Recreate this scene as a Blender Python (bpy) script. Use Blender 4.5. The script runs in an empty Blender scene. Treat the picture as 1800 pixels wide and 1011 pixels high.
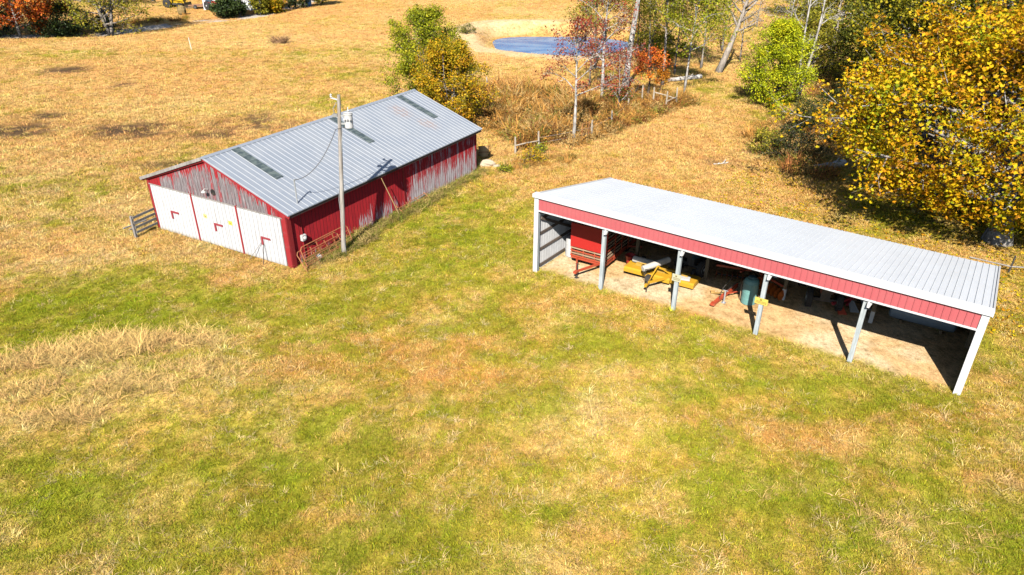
import bpy, math, random
import numpy as np
from mathutils import Vector, Matrix
R = math.radians
rng = np.random.default_rng(7)
random.seed(7)
C = bpy.data.collections.new('scene'); bpy.context.scene.collection.children.link(C)
SC = bpy.context.scene

# ------------------------------------------------------------------ camera, sky, sun
CF, CP, CR, CH = 1224.9/1800.0, 0.4925, 0.0069, 15.64
cd = bpy.data.cameras.new('camera'); cam = bpy.data.objects.new('camera', cd); C.objects.link(cam)
cd.sensor_width = 36.0; cd.lens = CF*36.0; cd.clip_start = .5; cd.clip_end = 3000
cam.matrix_world = Matrix.Translation((0, 0, CH)) @ Matrix.Rotation(R(90)-CP, 4, 'X') @ Matrix.Rotation(CR, 4, 'Z')
SC.camera = cam
SUN_AZ, SUN_EL = 78.5, 40.0
sd = Vector((math.cos(R(SUN_AZ))*math.cos(R(SUN_EL)), math.sin(R(SUN_AZ))*math.cos(R(SUN_EL)), -math.sin(R(SUN_EL))))
w = bpy.data.worlds.new('World'); SC.world = w; w.use_nodes = True
nt = w.node_tree; nt.nodes.clear()
sky = nt.nodes.new('ShaderNodeTexSky'); sky.sky_type = 'NISHITA'; sky.sun_disc = False
sky.sun_elevation = R(SUN_EL); sky.sun_rotation = R(90-(SUN_AZ+180)) % (2*math.pi)
sky.air_density = 1.0; sky.dust_density = .6; sky.ozone_density = 1.3
bg = nt.nodes.new('ShaderNodeBackground'); bg.inputs[1].default_value = 0.062
wo = nt.nodes.new('ShaderNodeOutputWorld'); nt.links.new(sky.outputs[0], bg.inputs[0]); nt.links.new(bg.outputs[0], wo.inputs[0])
sl = bpy.data.lights.new('sun', 'SUN'); sl.energy = 4.9; sl.angle = R(.5); sl.color = (1, .94, .85)
so = bpy.data.objects.new('sun', sl); C.objects.link(so); so.rotation_euler = sd.to_track_quat('-Z', 'Y').to_euler(); so.location = (0, -30, 40)
vs = SC.view_settings; SC.display_settings.display_device = 'sRGB'; vs.view_transform = 'Standard'; vs.look = 'None'
vs.exposure = 0.90; SC.cycles.diffuse_bounces = 0; SC.cycles.max_bounces = 6; vs.gamma = 1; vs.use_curve_mapping = False

# ------------------------------------------------------------------ numpy noise and terrain
def _hash(ix, iy, s):
    h = (ix.astype(np.int64)*374761393 + iy.astype(np.int64)*668265263 + s*974711) & 0xffffffff
    h = ((h ^ (h >> 13))*1274126177) & 0xffffffff
    return ((h ^ (h >> 16)) & 0xffff)/65535.0
def vnoise(x, y, s=0):
    ix, iy = np.floor(x), np.floor(y); fx, fy = x-ix, y-iy
    fx = fx*fx*(3-2*fx); fy = fy*fy*(3-2*fy)
    a, b, c, d = _hash(ix, iy, s), _hash(ix+1, iy, s), _hash(ix, iy+1, s), _hash(ix+1, iy+1, s)
    return (a*(1-fx)+b*fx)*(1-fy)+(c*(1-fx)+d*fx)*fy
def fbm(x, y, sc, s=0, o=4):
    v = 0; a = .5; t = 0
    for i in range(o):
        v = v+a*vnoise(x/sc+17.3*i, y/sc-9.1*i, s+i); t += a; a *= .55; sc /= 2.1
    return v/t
def ss(a, b, x):
    t = np.clip((x-a)/(b-a), 0, 1); return t*t*(3-2*t)

SX, SY, SA, SW, SL = 1.14, 30.91, -0.6244, 7.48, 18.29         # machine shed: left front corner, heading, depth, length
BX, BY, BA, BW, BL = -10.88, 31.0, 1.0627, 10.18, 17.3         # barn: near right corner, heading, width, length
POND = (6.9, 100.2, 10.2, 9.0)
crest = None
def segdist(x, y, pts):
    best = np.full(np.shape(x), 1e9); side = np.zeros(np.shape(x))
    for (x0, y0), (x1, y1) in zip(pts[:-1], pts[1:]):
        dx, dy = x1-x0, y1-y0; L2 = dx*dx+dy*dy
        t = np.clip(((x-x0)*dx+(y-y0)*dy)/L2, 0, 1)
        d = np.hypot(x-x0-t*dx, y-y0-t*dy); m = d < best
        best = np.where(m, d, best); side = np.where(m, np.sign(dx*(y-y0)-dy*(x-x0)), side)
    return best, side
CREST = [(-130, 90), (-75, 99), (-58, 102.5), (-47, 113), (-40, 128), (-36, 150), (-34, 175)]
ROAD = [(-130, 95.5), (-76, 105), (-61, 108.5), (-52, 118.5), (-45, 131), (-41, 150), (-38.5, 175)]
def pond_r(x, y):
    a = np.arctan2(y-POND[1], x-POND[0])
    wob = 1+.07*np.sin(3*a+.6)+.04*np.sin(5*a+2)
    return np.hypot((x-POND[0])/POND[2], (y-POND[1])/POND[3])/wob
def height(x, y):
    x = np.asarray(x, float); y = np.asarray(y, float)
    al = (x-SX)*math.cos(SA)+(y-SY)*math.sin(SA)
    ds = np.hypot(x-10, y-26)
    z = .03*np.clip(al, 0, 22)*(1-ss(16, 42, ds))
    # low bank with tall dry grass, lower swale behind it
    z = z+.45*np.exp(-(((x+13)/7)**2+((y-21.0)/2.2)**2))-.18*np.exp(-(((x+16)/9)**2+((y-26.5)/3)**2))
    z = z+(fbm(x, y, 22, 31, 3)-.5)*.9*ss(46, 75, y)+(fbm(x, y, 5, 41, 3)-.5)*.16
    r = pond_r(x, y); ang = np.arctan2(y-POND[1], x-POND[0])
    rim = .55+.9*ss(-.2, .9, np.cos(ang-1.7))
    prof = np.where(r < 1, -.45-.8*(1-r), np.where(r < 1.33, -.45+(rim+.45)*ss(1, 1.33, r), rim*(1-ss(1.5, 2.0, r))))
    wp = 1-ss(1.9, 2.1, r)
    z = z*(1-wp)+prof*wp+0*z
    d, s = segdist(x, y, CREST); sd_ = np.where(s > 0, d, -d)
    dip = -.40*ss(0, 3.0, sd_)*(1-ss(6.5, 11, sd_)*.9)
    z = z+dip*ss(60, 80, y)
    z = z+ss(150, 400, y)*9*(.4+fbm(x, y, 120, 3, 2))
    return z
def G(u, v, z=0.0):
    """point of the ground seen at a spot of the photograph, plus z"""
    x = u-900; y = v-505.5; c, s = math.cos(CR), math.sin(CR); x, y = x*c+y*s, -x*s+y*c
    f = CF*1800; cp, sp = math.cos(CP), math.sin(CP)
    d = np.array([x, f*cp-y*sp*1.0*1.0, -f*sp-y*cp]); d[1] = f*cp-y*sp
    # forward=(0,cp,-sp), up=(0,sp,cp)
    d = np.array([x, f*cp-y*sp, -f*sp-y*cp]); zz = 0.0
    for _ in range(12):
        t = (zz-CH)/d[2]; px, py = d[0]*t, d[1]*t; zz = .5*zz+.5*float(height(px, py))
    return (px, py, float(height(px, py))+z)
def dist_of(p): return math.sqrt(p[0]**2+p[1]**2+CH**2)
def gz(x, y): return float(height(x, y))

# ------------------------------------------------------------------ ground colour zones (albedo of what grows there, plus one painted hot spot)
Z = []
def zone(kind, u, v, ru, rv, wgt=1.0):
    p = G(u, v); D = dist_of(p); q = G(u, v-rv); q2 = G(u, v+rv)
    Z.append((kind, p[0], p[1], ru*D/(CF*1800), max(.4, abs(q[1]-q2[1])/2), wgt))
# green grass
for a in [(90, 570, 200, 44, 4.5), (250, 525, 160, 30, 3.2), (30, 612, 100, 18, 4.0), (330, 480, 120, 22, .5), (820, 415, 80, 45, 1.7), (600, 790, 160, 40, .8), (220, 830, 240, 70, 1.0), (1640, 940, 260, 50, 1.2), (760, 470, 140, 40, .75), (905, 470, 60, 60, .7),
          (640, 560, 60, 25, .75), (880, 360, 60, 30, .5), (950, 600, 200, 25, .5), (1050, 560, 90, 18, .8), (420, 760, 180, 55, .75), (150, 860, 230, 60, .9), (260, 740, 110, 28, .9),
          (380, 920, 260, 60, .55), (640, 800, 130, 60, .6), (770, 780, 90, 30, .6), (1130, 850, 90, 40, .7), (1400, 660, 90, 26, .6), (1560, 690, 130, 26, .7), (1480, 830, 200, 40, .6),
          (1640, 960, 230, 45, .95), (1250, 900, 140, 40, .55), (950, 920, 120, 50, .5), (1150, 620, 120, 18, .7), (1290, 600, 90, 14, .7), (660, 930, 160, 50, .6), (1700, 620, 60, 40, .6), (1780, 560, 50, 50, .5),
          (420, 260, 90, 14, .35), (560, 180, 110, 14, .35), (600, 130, 120, 14, .5), (120, 330, 140, 18, .4), (60, 400, 90, 14, .4), (1350, 215, 80, 18, .6), (1240, 170, 60, 14, .5), (1430, 180, 90, 22, .5), (60, 100, 120, 12, .35),
          (460, 95, 150, 8, .3), (1100, 130, 80, 12, .4), (700, 90, 120, 8, .3), (540, 625, 60, 14, .4), (480, 560, 70, 18, .5), (60, 960, 160, 40, .6), (850, 700, 120, 20, .5)]:
    zone('G', *a)
# rust red dry patches
for a in [(680, 630, 190, 24, .8), (800, 660, 150, 16, .8), (470, 630, 90, 18, .5), (1420, 760, 150, 30, .45), (1640, 730, 120, 24, .5), (760, 540, 80, 12, .5), (1080, 520, 60, 14, .8), (1220, 560, 60, 10, .7), (940, 540, 80, 12, .45), (1720, 840, 90, 30, .4), (1330, 730, 90, 20, .4)]:
    zone('R', *a)
# pale straw; first zone paints the sun's opposition hot spot into the albedo
for a in [(1035, 735, 120, 45, .9), (200, 660, 210, 45, 1.1), (60, 700, 110, 40, .9), (320, 610, 90, 25, .8), (480, 730, 80, 20, .5), (700, 745, 140, 14, .6), (1560, 930, 60, 25, .9), (1780, 870, 50, 30, .8), (1360, 860, 70, 24, .6),
          (520, 670, 60, 12, .5), (940, 990, 80, 20, .7), (1000, 790, 90, 20, .5), (60, 470, 120, 22, .6), (90, 500, 120, 12, .4), (560, 470, 50, 20, .7), (1236, 200, 14, 50, 1.2), (1245, 260, 12, 40, 1.1), (1215, 300, 60, 10, .9), (1290, 350, 100, 12, .7), (150, 170, 180, 20, .5), (330, 200, 140, 16, .5)]:
    zone('P', *a)
# orange-brown weathered hay stubble
for a in [(200, 150, 320, 40, .7), (90, 440, 120, 25, .7), (200, 250, 250, 22, .6), (420, 220, 180, 18, .9), (520, 20, 180, 20, .6), (1150, 300, 150, 40, 3.0), (1230, 230, 60, 60, 2.6), (1330, 350, 160, 30, 2.8), (1000, 310, 120, 16, 2.2), (1020, 180, 170, 45, .8), (1000, 270, 150, 30, .9), (1600, 460, 160, 40, .7), (1740, 480, 80, 50, .6), (520, 120, 150, 12, .35), (900, 300, 60, 20, .7), (1320, 330, 120, 40, .8)]:
    zone('O', *a)
# dark soil spots
for a in [(240, 228, 42, 9, 1.5), (30, 230, 36, 8, 1.5), (440, 219, 44, 7, 1.1), (370, 238, 40, 6, .6), (120, 124, 22, 4, 1.0), (215, 150, 12, 3, .8), (85, 205, 22, 4, .7), (1270, 285, 30, 8, .6), (440, 205, 26, 5, .8), (300, 290, 60, 5, .25)]:
    zone('K', *a)
# bare soil
for a in [(1110, 505, 80, 12, .5), (1410, 625, 60, 10, .7), (1560, 640, 70, 16, .8), (1300, 590, 50, 8, .5), (960, 975, 60, 12, .6), (1240, 290, 90, 22, .9), (1230, 220, 26, 50, .6), (1330, 330, 60, 12, .7), (1120, 285, 60, 8, .5), (905, 985, 40, 10, .5), (590, 450, 30, 10, .8)]:
    zone('T', *a)
PAL = dict(B=(.69, .40, .155), Y=(.57, .41, .085), G=(.235, .28, .014), R=(.64, .255, .07), P=(.78, .53, .19), O=(.62, .285, .09), K=(.05, .035, .025), T=(.62, .42, .20))
SHc, SHs = math.cos(SA), math.sin(SA)
def weights(x, y):
    W = {k: np.zeros(np.shape(x)) for k in PAL}
    wx = x+(fbm(x, y, 3.0, 5)-.5)*3.0; wy = y+(fbm(x, y, 3.0, 9)-.5)*3.0
    for k, cx, cy, rx, ry, wg in Z:
        qx, qy = (x+(wx-x)*.3, y+(wy-y)*.3) if k in 'KT' else (wx, wy)
        W[k] = W[k]+wg*np.exp(-(((qx-cx)/rx)**2+((qy-cy)/ry)**2)*.9)
    near = np.where(x < -11, 1-ss(21, 30, y+.25*(x+11)), 1-ss(38, 50, y))
    n1 = fbm(x, y, 4.5, 51, 4); n2 = fbm(x, y, 2.2, 61, 3); n3 = fbm(x, y, 9, 71, 3)
    W['G'] = W['G']*(1-.45*np.exp(-((x-2)/11)**2-((y-23)/5)**2))+.30*near*ss(24, 14, y)*(1-.35*ss(-4, 4, x))*(.3+1.4*ss(.36, .62, fbm(x, y, 3.2, 76, 3))); W['B'] = .40*(1-.65*near); W['Y'] = .42*near*(.5+n1)+.10*ss(.45, .65, fbm(x, y, 12, 72, 3))
    W['G'] = (W['G']*.85+near*.34*ss(.36, .64, n1)+.40*near+.14*ss(.5, .72, n3))*(.45+1.1*ss(.34, .66, n2))*(.35+1.3*ss(.40, .58, fbm(x, y, .7, 66, 3)))
    W['P'] = (W['P']*.75+.45*ss(.5, .75, fbm(x, y, 1.6, 81, 3)))*(.5+n1)
    W['R'] = (W['R']*1.7+.22*near+.12*ss(.55, .75, fbm(x, y, 6, 91, 3)))*(.4+1.2*ss(.35, .65, fbm(x, y, 1.2, 95, 2)))
    W['O'] = (W['O']*1.3+.55*ss(.48, .70, fbm(x, y, 6, 101, 3))*(1-near*.5))*(.4+1.2*ss(.35, .65, fbm(x, y, 1.7, 105, 2)))
    W['K'] = W['K']*ss(.26, .44, fbm(x, y, .9, 111, 3))*12
    W['T'] = W['T']*ss(.35, .6, fbm(x, y, .8, 121, 3))
    a = (x-SX)*SHc+(y-SY)*SHs; b = -(x-SX)*SHs+(y-SY)*SHc          # shed floor: bare soil
    e = (fbm(x, y, 1.2, 131, 3)-.5)*1.6
    fl = ss(-.3, .3, a)*ss(-.3, .3, SL-a)*ss(-.1+0, .5, b+e*.5-.1)*ss(-.2, .2, SW-b)
    r = pond_r(x, y); e2 = (fbm(x, y, 2.5, 141, 3)-.5)*.45; ang = np.arctan2(y-POND[1], x-POND[0])
    sand = ss(1.02, 1.1, r)*(1-ss(1.5, 1.75, r+e2))*(.35+.65*ss(.35, .6, fbm(x, y, 2.5, 151, 3)))*ss(-.5, .3, -np.cos(ang+.5)+.2)
    path = np.exp(-((r+e2*.4-1.41)/.14)**2)*ss(-.3, .5, -np.cos(ang-.35)+.45)*.9
    clay = ss(.98, 1.02, r)*(1-ss(1.25, 1.4, r+e2))*ss(-.1, .6, np.sin(ang))
    return W, fl, np.clip(sand*.6+path*1.2, 0, 1), clay
def colour(x, y):
    W, fl, sand, clay = weights(x, y)
    s = sum(W.values()); c = sum(W[k][..., None]*np.array(PAL[k]) for k in PAL)/s[..., None]
    v = .8+.4*fbm(x, y, 1.1, 161, 3); c = c*v[..., None]
    def mix(c, m, col): return c*(1-m[..., None])+np.array(col)*m[..., None]
    fp = ss(.45, .62, fbm(x, y, 2.6, 175, 3))[..., None]; c = c*(1-fl[..., None])+(np.array((.66, .43, .21))*(1-fp)+np.array((.70, .54, .34))*fp)*fl[..., None]; c = mix(c, np.clip(clay, 0, 1)*.8, (.50, .27, .065)); c = mix(c, sand, (.68, .49, .27))
    d, s_ = segdist(x, y, ROAD); road = (1-ss(1.3, 2.0, d))*ss(.3, .45, fbm(x, y, 3, 171, 2))
    c = mix(c, road, (.52, .47, .42))
    return c, (W['G']+.45*W['Y'])/s, W['P']/s, np.clip(fl*1.2+sand*1.2+road+W['K']/s*1.0+(pond_r(x, y) < 1.05), 0, 1)

# ------------------------------------------------------------------ node / material helpers
def mat(name):
    m = bpy.data.materials.new(name); m.use_nodes = True; t = m.node_tree; t.nodes.clear()
    o = t.nodes.new('ShaderNodeOutputMaterial'); b = t.nodes.new('ShaderNodeBsdfPrincipled'); t.links.new(b.outputs[0], o.inputs[0])
    return m, t, b, o
class NT:
    def __init__(s, t): s.t = t
    def set(s, sock, v):
        if hasattr(v, 'is_linked') or hasattr(v, 'links'): s.t.links.new(v, sock)
        elif isinstance(v, (tuple, list)):
            v = tuple(v)
            if sock.type == 'RGBA' and len(v) == 3: v = v+(1,)
            sock.default_value = v
        else: sock.default_value = v
    def math(s, op, a, b=0.0, c=None):
        n = s.t.nodes.new('ShaderNodeMath'); n.operation = op; s.set(n.inputs[0], a); s.set(n.inputs[1], b)
        if c is not None: s.set(n.inputs[2], c)
        return n.outputs[0]
    def coord(s, kind='Object'): return s.t.nodes.new('ShaderNodeTexCoord').outputs[kind]
    def pos(s): return s.t.nodes.new('ShaderNodeNewGeometry').outputs['Position']
    def island(s): return s.t.nodes.new('ShaderNodeNewGeometry').outputs['Random Per Island']
    def mapping(s, v, scale=(1, 1, 1), loc=(0, 0, 0)):
        n = s.t.nodes.new('ShaderNodeMapping'); s.set(n.inputs[0], v); n.inputs['Scale'].default_value = scale; n.inputs['Location'].default_value = loc; return n.outputs[0]
    def noise(s, v, scale, detail=3, rough=.55, out=0):
        n = s.t.nodes.new('ShaderNodeTexNoise'); s.set(n.inputs['Vector'], v); n.inputs['Scale'].default_value = scale; n.inputs['Detail'].default_value = detail; n.inputs['Roughness'].default_value = rough; return n.outputs[out]
    def ramp(s, f, stops, interp='LINEAR'):
        n = s.t.nodes.new('ShaderNodeValToRGB'); s.set(n.inputs[0], f); cr = n.color_ramp; cr.interpolation = interp
        while len(cr.elements) > 1: cr.elements.remove(cr.elements[-1])
        for i, (p, c) in enumerate(stops):
            e = cr.elements[0] if i == 0 else cr.elements.new(p)
            e.position = p; e.color = tuple(c)+(1,) if isinstance(c, (tuple, list)) else (c, c, c, 1)
        return n.outputs[0]
    def smooth(s, v, a, b, lo=0.0, hi=1.0):
        n = s.t.nodes.new('ShaderNodeMapRange'); n.interpolation_type = 'SMOOTHSTEP'; s.set(n.inputs[0], v); s.set(n.inputs[1], a); s.set(n.inputs[2], b); s.set(n.inputs[3], lo); s.set(n.inputs[4], hi); return n.outputs[0]
    def mix(s, f, a, b, mode='MIX'):
        n = s.t.nodes.new('ShaderNodeMix'); n.data_type = 'RGBA'; n.blend_type = mode; s.set(n.inputs[0], f); s.set(n.inputs[6], a); s.set(n.inputs[7], b); return n.outputs[2]
    def sep(s, v):
        n = s.t.nodes.new('ShaderNodeSeparateXYZ'); s.set(n.inputs[0], v); return n.outputs
    def comb(s, x, y, z):
        n = s.t.nodes.new('ShaderNodeCombineXYZ'); s.set(n.inputs[0], x); s.set(n.inputs[1], y); s.set(n.inputs[2], z); return n.outputs[0]
    def bump(s, h, strength, dist=.02):
        n = s.t.nodes.new('ShaderNodeBump'); s.set(n.inputs['Height'], h); n.inputs['Strength'].default_value = strength; n.inputs['Distance'].default_value = dist; return n.outputs[0]
_simple = {}
def paint(col, rough=.5, metal=0.0, dirt=.35, scale=3.0, dcol=(.22, .15, .09), spec=.5):
    k = (col, rough, metal, dirt, scale, dcol)
    if k in _simple: return _simple[k]
    m, t, b, o = mat('surface_%d' % len(_simple)); n = NT(t)
    co = n.coord(); ns = n.noise(co, scale, 5, .65); n2 = n.noise(co, scale*7, 3, .6)
    f = n.smooth(n.math('ADD', n.math('MULTIPLY', ns, .7), n.math('MULTIPLY', n2, .3)), .5, .68)
    c = n.mix(n.math('MULTIPLY', f, dirt), col, dcol)
    c = n.mix(.25, c, n.ramp(n2, [(.3, (.55,)*3), (.7, (1.0,)*3)]), 'MULTIPLY')
    n.set(b.inputs['Base Color'], c); b.inputs['Roughness'].default_value = rough; b.inputs['Metallic'].default_value = metal
    n.set(b.inputs['Normal'], n.bump(n2, .15, .01)); b.inputs['Specular IOR Level'].default_value = spec
    _simple[k] = m; return m
def wood(col, col2, name='wood', grain=(14, 14, 1.0)):
    m, t, b, o = mat(name); n = NT(t); co = n.coord()
    g = n.noise(n.mapping(co, grain), 1.6, 5, .65); g2 = n.noise(co, .9, 3)
    n.set(b.inputs['Base Color'], n.mix(n.smooth(n.math('ADD', n.math('MULTIPLY', g, .7), n.math('MULTIPLY', g2, .3)), .38, .64), col, col2)); b.inputs['Roughness'].default_value = .85
    n.set(b.inputs['Normal'], n.bump(g, .5, .02)); b.inputs['Specular IOR Level'].default_value = .2
    return m

# ------------------------------------------------------------------ mesh helpers
class MB:
    def __init__(s): s.v = []; s.f = []; s.m = []
    def add(s, vs, fs, mi=0):
        o = len(s.v); s.v += [tuple(map(float, p)) for p in vs]; s.f += [tuple(i+o for i in f) for f in fs]; s.m += [mi]*len(fs); return s
    def box(s, lo, hi, mi=0, M=None):
        x0, y0, z0 = lo; x1, y1, z1 = hi
        vs = [(x0, y0, z0), (x1, y0, z0), (x1, y1, z0), (x0, y1, z0), (x0, y0, z1), (x1, y0, z1), (x1, y1, z1), (x0, y1, z1)]
        if M is not None: vs = [tuple(M @ Vector(p)) for p in vs]
        return s.add(vs, [(0, 3, 2, 1), (4, 5, 6, 7), (0, 1, 5, 4), (1, 2, 6, 5), (2, 3, 7, 6), (3, 0, 4, 7)], mi)
    def cbox(s, c, sz, mi=0, rz=0, rx=0, ry=0):
        M = Matrix.Translation(c) @ Matrix.Rotation(rz, 4, 'Z') @ Matrix.Rotation(ry, 4, 'Y') @ Matrix.Rotation(rx, 4, 'X')
        return s.box([-a/2 for a in sz], [a/2 for a in sz], mi, M)
    def beam(s, p0, p1, w, h, mi=0, up=(0, 0, 1)):
        p0, p1 = Vector(p0), Vector(p1); d = (p1-p0); L = d.length; d.normalize(); u = Vector(up)
        if abs(d.dot(u)) > .98: u = Vector((0, 1, 0))
        sx = d.cross(u).normalized(); u = sx.cross(d)
        vs = []
        for q in (p0, p1):
            for a, b in ((-1, -1), (1, -1), (1, 1), (-1, 1)): vs.append(q+sx*a*w/2+u*b*h/2)
        return s.add(vs, [(0, 3, 2, 1), (4, 5, 6, 7), (0, 1, 5, 4), (1, 2, 6, 5), (2, 3, 7, 6), (3, 0, 4, 7)], mi)
    def tube(s, pts, rad, n=6, mi=0, cap=True):
        pts = [Vector(p) for p in pts]
        if not hasattr(rad, '__len__'): rad = [rad]*len(pts)
        vs = []; fs = []; u = None
        for i, p in enumerate(pts):
            d = (pts[min(i+1, len(pts)-1)]-pts[max(i-1, 0)]).normalized()
            if u is None:
                u = d.cross(Vector((0, 0, 1)) if abs(d.z) < .9 else Vector((1, 0, 0))).normalized()
            else:
                u = (u-d*u.dot(d)).normalized()
            w_ = d.cross(u)
            for k in range(n):
                a = 2*math.pi*k/n; vs.append(p+(u*math.cos(a)+w_*math.sin(a))*rad[i])
        for i in range(len(pts)-1):
            for k in range(n):
                a, b = i*n+k, i*n+(k+1) % n; fs.append((a, b, b+n, a+n))
        if cap: fs.append(tuple(range(n))[::-1]); fs.append(tuple(range((len(pts)-1)*n, len(pts)*n)))
        return s.add(vs, fs, mi)
    def lathe(s, prof, c=(0, 0, 0), n=16, axis='Z', mi=0):
        vs = []; fs = []
        for r, z in prof:
            for k in range(n):
                a = 2*math.pi*k/n; p = (r*math.cos(a), r*math.sin(a), z)
                if axis == 'Y': p = (p[0], p[2], p[1])
                if axis == 'X': p = (p[2], p[0], p[1])
                vs.append((p[0]+c[0], p[1]+c[1], p[2]+c[2]))
        for i in range(len(prof)-1):
            for k in range(n): a, b = i*n+k, i*n+(k+1) % n; fs.append((a, b, b+n, a+n))
        fs.append(tuple(range(n))[::-1]); fs.append(tuple(range((len(prof)-1)*n, len(prof)*n)))
        return s.add(vs, fs, mi)
    def prism(s, poly, fn, d, mi=0):
        """poly 2D outline, fn(a,b,t) -> 3D point, t in 0..d"""
        n = len(poly); vs = [fn(a, b, 0) for a, b in poly]+[fn(a, b, d) for a, b in poly]
        return s.add(vs, [tuple(range(n))[::-1], tuple(range(n, 2*n))]+[(i, (i+1) % n, (i+1) % n+n, i+n) for i in range(n)], mi)
    def build(s, name, m, parent=None, smooth=False, bevel=0):
        me = bpy.data.meshes.new(name); me.from_pydata(s.v, [], s.f)
        ms = m if isinstance(m, (list, tuple)) else [m]
        for q in ms: me.materials.append(q)
        if len(ms) > 1: me.polygons.foreach_set('material_index', s.m)
        if smooth: me.polygons.foreach_set('use_smooth', [True]*len(me.polygons))
        me.update()
        import bmesh
        bm = bmesh.new(); bm.from_mesh(me); bmesh.ops.recalc_face_normals(bm, faces=bm.faces)
        if bevel: bmesh.ops.bevel(bm, geom=[e for e in bm.edges if len(e.link_faces) == 2 and e.calc_face_angle(0) > .6], offset=bevel, segments=2, affect='EDGES', clamp_overlap=True)
        bm.to_mesh(me); bm.free()
        o = bpy.data.objects.new(name, me); C.objects.link(o)
        if parent: o.parent = parent
        return o
def npmesh(name, V, F, m, parent=None, uv=None, smooth=False):
    """V (n,3) F (k, sides) numpy"""
    me = bpy.data.meshes.new(name); k, sd_ = F.shape
    me.vertices.add(len(V)); me.vertices.foreach_set('co', V.astype(np.float32).ravel())
    me.loops.add(k*sd_); me.loops.foreach_set('vertex_index', F.astype(np.int32).ravel())
    me.polygons.add(k); me.polygons.foreach_set('loop_start', np.arange(0, k*sd_, sd_, dtype=np.int32))
    if smooth: me.polygons.foreach_set('use_smooth', np.ones(k, bool))
    me.materials.append(m); me.update(calc_edges=True); me.validate()
    o = bpy.data.objects.new(name, me); C.objects.link(o)
    if parent: o.parent = parent
    return o
def tag(o, label=None, cat=None, group=None, kind=None):
    if label: o['label'] = label
    if cat: o['category'] = cat
    if group: o['group'] = group
    if kind: o['kind'] = kind
    return o
def empty(name, loc, rz, label, cat, group=None):
    o = bpy.data.objects.new(name, None); C.objects.link(o); o.location = loc; o.rotation_euler = (0, 0, rz); o.empty_display_size = .3
    return tag(o, label, cat, group)
def kids(o): return [c for c in C.objects if c.parent == o]
def copy_tree(o, parent=None):
    c = o.copy(); C.objects.link(c)
    if parent: c.parent = parent
    for ch in kids(o): copy_tree(ch, c)
    return c
def SP(a, b, z=0.0):
    x = SX+a*SHc-b*SHs; y = SY+a*SHs+b*SHc; return (x, y, gz(x, y)+z)
def BP(a, b, z=0.0):
    c, s = math.cos(BA), math.sin(BA); x = BX+a*c-b*s; y = BY+a*s+b*c; return (x, y, gz(x, y)+z)

# ------------------------------------------------------------------ ground sheet
def axis(segs):
    out = [segs[0][0]]
    for a, b, st in segs:
        n = max(1, int(round((b-a)/st))); out += [a+(b-a)*(i+1)/n for i in range(n)]
    return np.array(out)
xs = axis([(-600, -160, 25), (-160, -60, 1.2), (-60, -25, .6), (-25, 30, .3), (30, 70, .6), (70, 160, 2), (160, 600, 25)])
ys = axis([(-60, 5, 3), (5, 50, .3), (50, 120, .5), (120, 170, 1.2), (170, 1200, 25)])
XX, YY = np.meshgrid(xs, ys); nx, ny = len(xs), len(ys)
ZZ = height(XX, YY); V = np.stack([XX.ravel(), YY.ravel(), ZZ.ravel()], 1)
I = np.arange(nx*ny).reshape(ny, nx)
F = np.stack([I[:-1, :-1].ravel(), I[:-1, 1:].ravel(), I[1:, 1:].ravel(), I[1:, :-1].ravel()], 1)
m, t, b, o = mat('ground_soil_and_turf'); n = NT(t)
at = t.nodes.new('ShaderNodeAttribute'); at.attribute_name = 'albedo'; p = n.pos()
f1 = n.noise(p, 1.7, 6, .7); f2 = n.noise(n.mapping(p, (7, 4, 1)), 1.0, 5, .7); f3 = n.noise(p, 22, 3, .6)
c = n.mix(1.0, at.outputs['Color'], n.ramp(f1, [(.3, (.62, .58, .50)), (.5, (1, 1, 1)), (.7, (1.2, 1.18, 1.16))]), 'MULTIPLY')
c = n.mix(1.0, c, n.ramp(f2, [(.3, (.66, .64, .55)), (.5, (1, 1, 1)), (.7, (1.25, 1.22, 1.2))]), 'MULTIPLY')
c = n.mix(.6, c, n.ramp(f3, [(.3, (.55, .53, .5)), (.55, (1, 1, 1)), (.75, (1.3, 1.25, 1.2))]), 'MULTIPLY')
n.set(b.inputs['Base Color'], c); b.inputs['Roughness'].default_value = .95; b.inputs['Specular IOR Level'].default_value = .1
n.set(b.inputs['Normal'], n.bump(n.math('ADD', f2, n.math('MULTIPLY', f3, .4)), .7, .08))
ground = npmesh('ground', V, F, m, smooth=True); tag(ground, 'rolling pasture of dry and green grass', kind='structure')
gc, gG, gP, gBare = colour(XX, YY)
ca = ground.data.color_attributes.new('albedo', 'FLOAT_COLOR', 'POINT')
ca.data.foreach_set('color', np.concatenate([gc.reshape(-1, 3), np.ones((nx*ny, 1))], 1).astype(np.float32).ravel())

# pond water
m, t, b, o = mat('pond_water'); n = NT(t); p = n.pos()
nz = n.noise(n.mapping(p, (.5, 1.3, 1)), .35, 4, .6)
n.set(b.inputs['Base Color'], n.mix(n.smooth(nz, .45, .62), (.02, .14, .36), (.10, .24, .44)))  # sky reflection painted into the base colour as two blues
b.inputs['Roughness'].default_value = .22; b.inputs['Specular IOR Level'].default_value = .12; n.set(b.inputs['Normal'], n.bump(n.noise(n.mapping(p, (2, 5, 1)), 1.2, 4), .6, .08))
N_ = 72; mb = MB(); vs = []
for k in range(N_):
    a = 2*math.pi*k/N_; wob = (1+.07*math.sin(3*a+.6)+.04*math.sin(5*a+2)); vs.append((POND[0]+1.02*POND[2]*wob*math.cos(a), POND[1]+1.02*POND[3]*wob*math.sin(a), -.42))
mb.add(vs, [tuple(range(N_))]); wtr = mb.build('pond_water', m); tag(wtr, 'blue pond water between sandy banks', kind='structure')

exec_parts = []
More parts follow.
